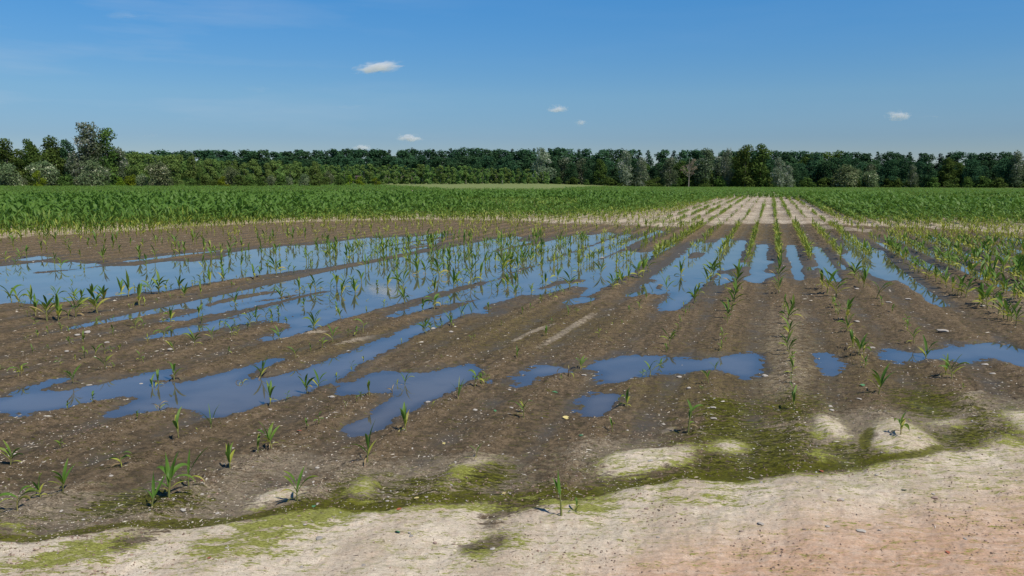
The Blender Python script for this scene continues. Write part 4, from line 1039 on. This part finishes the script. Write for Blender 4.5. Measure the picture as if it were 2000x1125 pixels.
# clods of earth as stuff on the sand and ridges
x, y, s = scatter(12000, 740, 1135, .9, .0016, .0085)
z = grid_sample(Z, x, y); w_ = grid_sample(Wb, x, y); cl = fbm(x * 2.2, y * 2.2, 311, 3)
kp = (w_ < .05) & (cl + rng.normal(0, .2, len(x)) > .16)
x, y, s, z = x[kp], y[kp], s[kp], z[kp]; n = len(x)
Vg = octv[None] * np.ones((n, 1, 1)) + rng.normal(0, .25, (n, 6, 3))
Vw_ = np.stack([Vg[..., 0] * s[:, None] + x[:, None], Vg[..., 1] * s[:, None] + y[:, None], Vg[..., 2] * s[:, None] + (z + s * .15)[:, None]], -1)
Fg = (octf[None] + (np.arange(n) * 6)[:, None, None]).reshape(-1, 3)
cm, t, out = new_mat("clod_earth")
a_ = t.nodes.new("ShaderNodeAttribute"); a_.attribute_name = "tone"
p_ = t.nodes.new("ShaderNodeBsdfPrincipled"); p_.inputs['Roughness'].default_value = .95
t.links.new(mixc(t, a_.outputs['Fac'], (.10, .068, .045), (.34, .23, .17)), p_.inputs['Base Color']); t.links.new(p_.outputs[0], out.inputs[0])
co = link("dirt", mesh_np("dirt", Vw_.reshape(-1, 3), Fg, cm, False, {'tone': np.repeat(rng.uniform(0, 1, n), 6)}))
tag(co, "crumbs of brown earth strewn over the sand", "dirt crumbs", kind="stuff")

# fallen leaves
def flat_mat(name, col, col2):
    m, t, out = new_mat(name)
    tcn = t.nodes.new("ShaderNodeTexCoord")
    p = t.nodes.new("ShaderNodeBsdfPrincipled"); p.inputs['Roughness'].default_value = .6
    t.links.new(mixc(t, noise(t, tcn.outputs['Object'], 4, 3), col, col2), p.inputs['Base Color']); t.links.new(p.outputs[0], out.inputs[0])
    return m
LG = flat_mat("leaf_green", (.05, .16, .06), (.10, .24, .10)); LO = flat_mat("leaf_orange", (.45, .13, .05), (.30, .09, .04)); LY = flat_mat("leaf_yellow", (.62, .50, .18), (.48, .40, .16))
def fallen(u, v, rp, mat, lab):
    x, y = ground(u, v); s = rp / px_per_m(x, y); z = max(ground_z(x, y), .001)
    prof = [(-1, 0), (-.6, .42), (0, .62), (.5, .45), (1, 0), (.5, -.45), (0, -.62), (-.6, -.42)]
    V = [(0, 0, .02)] + [(px_ + rnd(-.08, .08), py_ + rnd(-.08, .08), .05 + rnd(0, .4) * abs(py_)) for px_, py_ in prof]
    Fc = [(0, 1 + i, 1 + (i + 1) % 8) for i in range(8)]
    o = link("fallen_leaf", mesh_np("fallen_leaf", V, Fc, mat, True), None, (x, y, z + .003))
    o.scale = (s, s, s); o.rotation_euler = (rnd(-.25, .35), rnd(-.2, .2), rnd(0, 6.28))
    tag(o, lab, "leaf", "fallen leaves on the ground")
for a_ in [(613,997,7,LG,"green fallen leaf lying in the dark algae channel"),(777,1056,8,LG,"green leaf lying on the pale sand near bottom centre"),(1765,967,6,LG,"green fallen leaf on sand at right"),
 (1107,819,9,LY,"yellow fallen leaf on mud below the small puddle"),(396,951,5,LO,"orange crumpled leaf right of the lower-left clump"),(585,851,6,LO,"orange-red leaf on the mud below left pool"),
 (780,1005,6,LO,"orange-red leaf at the sand's upper edge"),(1083,771,7,LG,"dark green leaf standing on the central mud"),(1135,859,6,LG,"green leaf on mud near right seedlings"),(967,808,5,LG,"green torn leaf beside tan ridge"),
 (1604,926,6,LO,"rust-coloured leaf beside the green channel"),(1850,1095,7,LO,"brown curled leaf at the bottom right"),(1685,760,7,LG,"grey-green leaf beside the dark furrow"),(867,868,5,LY,"yellow-green leaf scrap on the mud"),
 (815,982,7,LY,"long pale leaf floating in the algae channel"),(984,966,5,LY,"light green leaf scrap at the channel rim"),(410,1108,6,LO,"rusty leaf on the sand at lower left")]:
    fallen(*a_)

# ================================================================== TREES
def crown_mat(name, c1, c2, c3=None):
    m, t, out = new_mat(name)
    a = t.nodes.new("ShaderNodeAttribute"); a.attribute_name = "tint"
    oi = t.nodes.new("ShaderNodeObjectInfo")
    c = mixc(t, a.outputs['Fac'], c1, c2)
    if c3: c = mixc(t, maprange(t, a.outputs['Fac'], .72, .9), c, c3)
    h = t.nodes.new("ShaderNodeHueSaturation")
    t.links.new(maprange(t, oi.outputs['Random'], 0, 1, .485, .515), h.inputs['Hue'])
    vl = math_(t, 'MULTIPLY_ADD', oi.outputs['Random'], .55, 1.18)
    t.links.new(vl, h.inputs['Value']); t.links.new(c, h.inputs['Color'])
    d = t.nodes.new("ShaderNodeBsdfDiffuse"); tl = t.nodes.new("ShaderNodeBsdfTranslucent")
    t.links.new(h.outputs[0], d.inputs[0]); t.links.new(h.outputs[0], tl.inputs[0])
    mx = t.nodes.new("ShaderNodeMixShader"); mx.inputs[0].default_value = .25
    t.links.new(d.outputs[0], mx.inputs[1]); t.links.new(tl.outputs[0], mx.inputs[2]); t.links.new(mx.outputs[0], out.inputs[0])
    return m
CM = {'oak': crown_mat("oak_leaves", (.016, .046, .022), (.055, .108, .048)),
      'mid': crown_mat("mid_leaves", (.030, .060, .014), (.085, .125, .030)),
      'silver': crown_mat("silver_leaves", (.075, .105, .055), (.20, .23, .155), (.36, .36, .31)),
      'grey': crown_mat("grey_leaves", (.045, .072, .030), (.115, .140, .085), (.24, .245, .20)),
      'birch': crown_mat("birch_leaves", (.055, .105, .024), (.145, .205, .058)),
      'bush': crown_mat("bush_leaves", (.055, .085, .035), (.15, .18, .09), (.30, .31, .20)),
      'bright': crown_mat("bright_leaves", (.06, .10, .008), (.15, .20, .02)),
      'pine': crown_mat("pine_leaves", (.018, .046, .024), (.045, .088, .044)),
      'dead': crown_mat("dry_leaves", (.16, .13, .09), (.26, .21, .15))}
BK = flat_mat("bark", (.10, .085, .065), (.16, .14, .11)); BKP = flat_mat("pale_bark", (.30, .27, .22), (.20, .17, .13))
def crown_mesh(seed, kind, blobs, n, size):
    r = np.random.default_rng(seed)
    Vs = []; T = []
    wts = np.array([b[3] * b[4] for b in blobs]); wts = wts / wts.sum()
    for b, w in zip(blobs, wts):
        m = int(n * w)
        d = r.normal(size=(m, 3)); d /= np.linalg.norm(d, axis=1)[:, None]
        d[:, 2] = np.where((d[:, 2] < -.4) & (r.uniform(size=m) < .6), -d[:, 2], d[:, 2])
        lump = 1 + .22 * np.sin(d[:, 0] * 5 + seed) * np.cos(d[:, 1] * 6 + b[0]) + r.normal(0, .08, m)
        rad = np.where(r.uniform(size=m) < .78, r.uniform(.82, 1.06, m), r.uniform(.3, .85, m)) * lump
        P = d * rad[:, None] * np.array([b[3], b[3], b[4]]) + np.array(b[:3])
        c = r.uniform(0, 1) * .45
        sub = (np.sin(d[:, 0] * 7 + b[1] * 3) + np.cos(d[:, 2] * 8 + b[0] * 2)) * .12
        T.append(np.clip(c + sub + r.uniform(0, .5, m), 0, 1))
        nrm = d * .75 + r.normal(0, .5, (m, 3)) + np.array([0, 0, .15]); nrm /= np.linalg.norm(nrm, axis=1)[:, None]
        a = np.cross(nrm, r.normal(size=(m, 3))); a /= np.linalg.norm(a, axis=1)[:, None]
        bb = np.cross(nrm, a)
        s1 = size * r.uniform(.6, 1.4, m)[:, None]; s2 = size * r.uniform(.35, .8, m)[:, None]
        q_ = np.stack([P - a * s1, P - bb * s2, P + a * s1 * r.uniform(.6, 1, m)[:, None], P + bb * s2], 1)
        Vs.append(q_.reshape(-1, 3))
    V = np.concatenate(Vs); Tt_ = np.repeat(np.concatenate(T), 4)
    return mesh_np("crown", V, np.arange(len(V)).reshape(-1, 4), CM[kind], False, {'tint': Tt_})
def trunk_mesh(seed, h, r0, spread, mat, limbs=6, top=.85):
    r = random.Random(seed)
    parts = [tube([(0, 0, -.3), (r.uniform(-.1, .1), r.uniform(-.1, .1), h * .3), (r.uniform(-.3, .3) * spread * .2, 0, h * .6), (r.uniform(-.3, .3) * spread * .3, 0, h * top)], [r0, r0 * .8, r0 * .5, r0 * .12], 7)]
    for i in range(limbs):
        z0 = h * r.uniform(.22, .65); a = r.uniform(0, 6.28); l = spread * r.uniform(.5, .9)
        parts.append(tube([(0, 0, z0), (math.cos(a) * l * .5, math.sin(a) * l * .5, z0 + l * .45), (math.cos(a) * l, math.sin(a) * l, z0 + l * 1.0)], [r0 * .38, r0 * .22, r0 * .06], 5))
    v, q_ = merge(parts)
    return mesh_np("trunk", v, q_, mat, True)
def blobs_round(seed, h, w, low=.15, n=13, peak=0):
    r = random.Random(seed); out_ = []
    for i in range(n):
        f = (i + .5) / n; z = h * (low + (.93 - low) * f)
        prof = math.sin(math.pi * min(.98, .18 + .80 * f)) ** .6
        rr_ = w * .5 * prof
        a = r.uniform(0, 6.28); d = rr_ * r.uniform(.25, .62)
        bs_ = w * r.uniform(.16, .26) * (1.1 if f < .7 else .85)
        out_.append((math.cos(a) * d, math.sin(a) * d, z, bs_, bs_ * r.uniform(.7, 1.0)))
    return out_
def blobs_cone(seed, h, w, n=11):
    r = random.Random(seed); out_ = []
    for i in range(n):
        f = (i + .5) / n; a = r.uniform(0, 6.28); d = w * .3 * (1 - f) * r.uniform(.3, 1)
        bs_ = w * (.34 * (1 - f) + .06)
        out_.append((math.cos(a) * d, math.sin(a) * d, h * (.12 + .86 * f), bs_, bs_ * .8 + h * .03))
    return out_
PROTO = {}
def build_tree(name, key):
    """key -> (kind, builder); first call builds the tree, later calls copy it"""
    if key in PROTO: return copy_tree(PROTO[key])
    kind, var = key
    root = bpy.data.objects.new(name, None); C.objects.link(root)
    sd = hash2(np.array([len(kind) * 7 + var]), np.array([var]), 3)[0] * 1000
    sd = int(sd) + var * 13 + sum(map(ord, kind))
    P = dict(oak=(14, 9.5, .03, 20, 5200, .30), mid=(11, 7, .03, 14, 3600, .27), silver=(11, 8.5, .06, 13, 3600, .24), grey=(11, 7.5, .08, 14, 3400, .26),
             birch=(6.5, 2.6, .02, 9, 1500, .17), bush=(4.5, 6, .02, 11, 2600, .19), bright=(3.2, 3.4, .0, 7, 1300, .15), tallgrey=(18, 11, .10, 20, 6500, .28),
             olive=(9, 5.5, .03, 12, 3000, .22), wood=(13, 8, .0, 17, 4200, .32), shrub=(3, 4.6, .0, 8, 1300, .20))
    if kind == 'pine':
        bl = blobs_cone(sd, 15, 4.6); me = crown_mesh(sd, 'pine', bl, 2600, .26); hh, r0, spd = 15, .18, 2.0
    else:
        hh, ww, low, nb, nl, sz = P[kind]
        mk = {'tallgrey': 'grey', 'olive': 'birch', 'wood': 'oak', 'shrub': 'mid'}.get(kind, kind)
        bl = blobs_round(sd, hh, ww, low, nb); me = crown_mesh(sd, mk, bl, nl, sz); r0, spd = hh * .017, ww * .4
    link("trunk", trunk_mesh(sd, hh, r0, spd, BKP if kind in ('birch', 'silver', 'dead') else BK), root)
    link("crown", me, root)
    PROTO[key] = root
    return root
BASEH = dict(oak=14, mid=11, silver=11, grey=11, birch=6.5, bush=4.5, bright=3.2, tallgrey=18, olive=9, wood=13, shrub=3, pine=15)
def place(kind, u, dist, topv, name, label, cat, group=None, wsc=1.0, nvar=4):
    """stand a tree at bearing u, dist metres away, so tall that its top reaches photo line topv"""
    x = (u - 1000) / F * dist * CP; y = dist
    z = float(far_rise(np.array([x]), np.array([y]))[0])
    hgt = H + (HOR - topv) / F * y * 1.0 - z
    o = build_tree(name, (kind, random.randrange(nvar)))
    s = hgt / BASEH[kind] / .98
    o.location = (x, y, z); o.scale = (s * wsc, s * wsc, s); o.rotation_euler = (0, 0, rnd(0, 6.28))
    tag(o, label, cat, group)
    return o
# left group
for (u, d, tv, k, w, lab) in [
 (-40, 235, 285, 'mid', 1.1, "mid-green tree at the far left edge of the wood"), (18, 240, 277, 'mid', 1.0, "leafy tree with ragged top at the left edge"),
 (62, 245, 275, 'mid', .75, "slim tree with a bare forked top in the left group"), (100, 238, 272, 'mid', 1.0, "rounded green tree left of the tall grey poplar"),
 (135, 240, 276, 'oak', .8, "dark tree touching the tall grey tree's left side"), (176, 232, 245, 'tallgrey', 1.15, "tallest tree of the wood with a grey-green domed crown"),
 (212, 236, 258, 'mid', .9, "dark leafy tree joined to the tallest tree's right side"), (238, 240, 292, 'grey', .8, "small grey tree right of the tallest tree"),
 (265, 236, 300, 'olive', 1.0, "olive-green tree right of the tallest tree")]:
    place(k, u, d, tv, "broadleaf_tree", lab, "tree", None, w)
for (u, d, tv, k, w, lab) in [
 (310, 205, 319, 'bush', 1.0, "large rounded silvery bush on the left field edge"), (452, 215, 331, 'bush', .9, "silver-green bush at the edge of the thicket"),
 (178, 205, 318, 'bush', 1.0, "rounded grey-green bush under the tallest tree"), (85, 208, 318, 'bush', 1.2, "wide pale bush in the left group"),
 (18, 206, 324, 'bush', 1.1, "dusty green bush at the left edge"), (76, 198, 335, 'bright', .8, "small bright yellow-green conical shrub"),
 (278, 206, 341, 'bush', .9, "low pale bush left of the large silvery bush"), (530, 215, 343, 'bush', .8, "small round grey bush before the thicket"),
 (388, 210, 328, 'mid', .6, "bright pointed young tree before the thicket"), (640, 240, 336, 'bush', .7, "small pale bush among the young birches")]:
    place(k, u, d, tv, "bush" if k == 'bush' else "shrub", lab, "bush", None, w)
# low shrubs along the left edge
for i in range(34):
    u = -60 + i * 24 + rnd(-8, 8)
    place(random.choice(('shrub', 'shrub', 'bright', 'bush')), u, rnd(205, 230), rnd(342, 350), "shrub", "low green shrub along the far left field edge", "bush", "low shrubs along the left field edge", rnd(.9, 1.4))
# olive trees behind, left of the birch belt
for i in range(30):
    u = 225 + i * 14 + rnd(-5, 5)
    place('olive', u, rnd(250, 285), np.interp(u, [225, 400, 560, 700], [300, 310, 318, 325]) + rnd(-5, 6), "young_tree", "olive-green young tree in the thicket left of centre", "tree", "olive young trees left of centre", rnd(.85, 1.15))
for i in range(12):
    u = -60 + i * 26 + rnd(-6, 6)
    place(random.choice(('mid', 'olive', 'mid')), u, rnd(262, 285), rnd(286, 302), "broadleaf_tree", "mid-green tree in the second rank at far left", "tree", "second rank of trees at far left", rnd(.9, 1.1))
# birch belt
for i in range(78):
    u = 540 + (i + rnd(-.4, .4)) * 6.9
    d = rnd(262, 300) * np.interp(u, [540, 900, 1080], [.95, 1, 1.08])
    tv = np.interp(u, [540, 700, 900, 1000, 1078], [322, 322, 325, 330, 336]) + rnd(-4, 5)
    place('birch', u, d, tv, "birch_sapling", "slender olive-green birch in the dense sapling belt", "tree", "birch saplings in the belt", rnd(1.05, 1.45), 6)
# far dark wood behind the belt
for i in range(64):
    u = 205 + i * 14 + rnd(-4, 4); kd = random.choice(('pine', 'oak', 'wood', 'wood', 'wood'))
    place(kd, u, rnd(395, 440), np.interp(u, [200, 400, 700, 1000, 1100], [300, 297, 294, 293, 292]) + rnd(-2.5, 3), "pine_tree" if kd == 'pine' else "forest_tree",
          "dark pointed tree of the far wood's skyline" if kd == 'pine' else "dark round-topped tree of the far wood behind saplings", "tree", "trees of the far wood", rnd(1.35, 1.8) if kd != 'pine' else rnd(1.8, 2.4))
for i in range(26):
    u = 560 + i * 20 + rnd(-5, 5)
    place('wood', u, rnd(350, 375), rnd(304, 314), "forest_tree", "dark tree between sapling belt and far wood", "tree", "trees between the belt and the far wood", rnd(1.3, 1.6))
# right-hand wood: front rank
for i in range(50):
    u = 1078 + i * 19.5 + rnd(-6, 6); kd = random.choice(('oak', 'oak', 'wood', 'mid', 'grey'))
    if kd == 'grey' and random.random() < .5: kd = 'oak'
    place(kd, u, rnd(322, 335), rnd(308, 326), "broadleaf_tree",
          {'oak': "dark oak-like tree in the right wood's front rank", 'wood': "dense dark tree in the right wood's front rank", 'mid': "fresher green tree in the right wood's front rank", 'grey': "greyish tree in the right wood's front rank"}[kd],
          "tree", "front rank of the right wood", rnd(1.0, 1.3))
for i in range(50):
    u = 1070 + i * 20 + rnd(-6, 6); kd = random.choice(('oak', 'wood', 'wood', 'pine') if u < 1550 else ('wood', 'wood', 'pine', 'oak', 'mid'))
    place(kd, u, rnd(352, 378), np.interp(u, [1070, 1300, 1500, 1650, 2000], [293, 294, 297, 300, 301]) + rnd(-2, 2.5), "pine_tree" if kd == 'pine' else "forest_tree",
          "pointed dark tree on the right wood's skyline" if kd == 'pine' else "round-topped tree on the right wood's skyline", "tree", "skyline trees of the right wood", rnd(1.3, 1.65) if kd != 'pine' else rnd(1.6, 2.2))
for i in range(30):
    u = 1090 + i * 32 + rnd(-10, 10)
    place('shrub', u, rnd(317, 321), rnd(346, 352), "shrub", "dark low shrub at the foot of the right wood", "bush", "shrubs at the foot of the right wood", rnd(1.0, 1.6))
# standout trees of the right wood
for (u, d, tv, k, w, lab) in [
 (1058, 322, 292, 'silver', 1.0, "silvery tree where the birch belt meets the wood"), (1222, 318, 296, 'silver', .7, "tall silvery-pink tree right of centre, narrow crown"),
 (1252, 316, 312, 'silver', .9, "lower silvery tree touching the tall narrow one"), (1308, 318, 310, 'grey', .9, "grey-green tree left of the bare dead tree"),
 (1378, 318, 293, 'grey', 1.0, "grey broad tree right of the bare dead tree"), (1420, 320, 296, 'silver', .6, "pale narrow tree beside the tall olive tree"),
 (1455, 314, 288, 'mid', 1.0, "tall olive-green tree with feathery top, left one"), (1487, 315, 286, 'mid', 1.0, "tall olive-green tree with feathery top, right one"),
 (1520, 310, 310, 'silver', .75, "bright silver conical tree before the dark wood"), (1540, 311, 324, 'silver', .8, "lower silver tree leaning to the bright conical one"),
 (1650, 312, 328, 'bush', 1.4, "broad sage-green bush before the right wood"), (1700, 313, 335, 'bush', 1.0, "small sage-green bush right of the broad one"),
 (1780, 313, 324, 'grey', .8, "yellowish grey tree before the wood at right"), (1985, 318, 298, 'grey', .8, "grey-brown tree at the right edge"),
 (1592, 330, 300, 'oak', 1.1, "broad dark tree right of the silver tree"), (1170, 320, 312, 'mid', 1.0, "fresh green rounded tree left of the silvery trees")]:
    place(k, u, d, tv, "silver_tree" if k == 'silver' else "broadleaf_tree", lab, "bush" if k == 'bush' else "tree", None, w)
# bare dead tree
root = bpy.data.objects.new("dead_tree", None); C.objects.link(root)
r_ = random.Random(5); parts = [tube([(0, 0, -.3), (.1, 0, 4), (-.1, 0, 8), (.1, 0, 11.5)], [.22, .18, .12, .04], 7)]
tips = []
for i in range(16):
    z0 = r_.uniform(4, 9); a = r_.uniform(0, 6.28); l = r_.uniform(1.4, 3.0)
    e = (math.cos(a) * l, math.sin(a) * l, z0 + l * .9); mmid = (math.cos(a) * l * .5, math.sin(a) * l * .5, z0 + l * .35)
    parts.append(tube([(0, 0, z0), mmid, e], [.09, .06, .02], 5)); tips.append(e)
    for j in range(3):
        b = a + r_.uniform(-.9, .9)
        e2 = (mmid[0] + math.cos(b) * l * .5, mmid[1] + math.sin(b) * l * .5, mmid[2] + l * .6)
        parts.append(tube([mmid, e2], [.045, .015], 4)); tips.append(e2)
v, q_ = merge(parts); link("trunk", mesh_np("trunk", v, q_, BKP, True), root)
link("crown", crown_mesh(99, 'dead', [(e[0], e[1], e[2], .7, .5) for e in tips], 1500, .12), root)
dx = (1342 - 1000) / F * 312; dz = float(far_rise(np.array([dx]), np.array([312.]))[0]); root.location = (dx, 312, dz)
tag(root, "bare pinkish dead tree with spreading branches in the right wood", "tree")

# small wooden hide at the edge of the thicket
WD = flat_mat("dark_wood", (.05, .035, .025), (.09, .06, .045))
def boxm(x0, x1, y0, y1, z0, z1):
    V = [(x, y, z) for z in (z0, z1) for y in (y0, y1) for x in (x0, x1)]
    return np.array(V, float), np.array([(0, 2, 3, 1), (4, 5, 7, 6), (0, 1, 5, 4), (2, 6, 7, 3), (0, 4, 6, 2), (1, 3, 7, 5)])
hide = bpy.data.objects.new("hunting_hide", None); C.objects.link(hide)
for lx in (-.5, .5):
    for ly in (-.45, .45):
        link("leg", mesh_np("leg", *boxm(lx - .06, lx + .06, ly - .06, ly + .06, -.1, 1.2), WD), hide)
link("cabin", mesh_np("cabin", *boxm(-.65, .65, -.6, .6, 1.2, 2.5), WD), hide)
rv = np.array([(-.8, -.75, 2.55), (.8, -.75, 2.55), (.8, .75, 2.55), (-.8, .75, 2.55), (-.8, 0, 2.95), (.8, 0, 2.95)])
hv, hq = rv, [(0, 1, 5, 4), (2, 3, 4, 5), (0, 3, 2, 1)]
link("roof", mesh_np("roof", hv, hq, WD), hide)
hx = (702 - 1000) / F * 240; hide.location = (hx, 240, float(far_rise(np.array([hx]), np.array([240.]))[0]))
tag(hide, "small dark wooden hide on legs before the birch belt", "hide")

# ================================================================== CLOUDS
def cloud_mat(name, dens, thr):
    m, t, out = new_mat(name)
    tcn = t.nodes.new("ShaderNodeTexCoord")
    g = t.nodes.new("ShaderNodeVectorMath"); g.operation = 'LENGTH'; t.links.new(tcn.outputs['Object'], g.inputs[0])
    oi = t.nodes.new("ShaderNodeObjectInfo")
    add = t.nodes.new("ShaderNodeVectorMath"); add.operation = 'ADD'
    t.links.new(tcn.outputs['Object'], add.inputs[0]); t.links.new(oi.outputs['Location'], add.inputs[1])
    nn = noise(t, mapping(t, add.outputs[0], (1, 1, .8)), 1.9, 5, .6)
    f = math_(t, 'ADD', math_(t, 'MULTIPLY', math_(t, 'SUBTRACT', nn, .5), 2.3), math_(t, 'SUBTRACT', thr, g.outputs['Value']))
    d = math_(t, 'MULTIPLY', maprange(t, f, 0, .7), dens)
    pv = t.nodes.new("ShaderNodeVolumePrincipled"); pv.inputs['Color'].default_value = (.98, .98, 1, 1)
    pv.inputs['Anisotropy'].default_value = -.1
    t.links.new(d, pv.inputs['Density']); t.links.new(pv.outputs[0], out.inputs['Volume'])
    return m
CL1 = cloud_mat("cloud_white", .05, .76); CL2 = cloud_mat("cloud_thin", .0032, .50)
def cloud(u, v, w, h, mat, lab, tilt=0):
    d = 2600.; s = d / F
    x = (u - 1000) * s; z = H + (HOR - v) * s
    o = link("cloud", mesh_np("cloud", ICV, ICF, mat, True), None, (x, d, z))
    o.scale = (w * .72 * s, w * .5 * s, h * .75 * s); o.rotation_euler = (0, tilt, 0)
    tag(o, lab, "cloud")
cloud(748, 139, 82, 19, CL1, "brightest white cloud, high left of centre", -.16)
cloud(803, 271, 50, 13, CL1, "small white cloud just above the wood")
cloud(515, 179, 60, 16, CL2, "faint pinkish cloud left of the brightest cloud")
cloud(1088, 217, 36, 13, CL1, "tiny pale cloud right of centre")
cloud(1132, 243, 20, 11, CL1, "tiniest white cloud below the tiny pale one")
cloud(1740, 229, 40, 17, CL1, "small white cloud in the right sky")
cloud(308, 267, 50, 12, CL2, "faint low cloud above the left thicket")
cloud(1800, 232, 60, 8, CL2, "thin grey streak right of the small white cloud")
cloud(275, 44, 120, 26, CL2, "thin wispy cloud at the upper left")
cloud(690, 213, 80, 9, CL2, "thin grey streak below and left of the brightest cloud")
cloud(20, 203, 50, 9, CL2, "thin grey streak at the left edge of the sky")
cloud(712, 290, 34, 11, CL1, "small cloud low over the wood, left of centre")
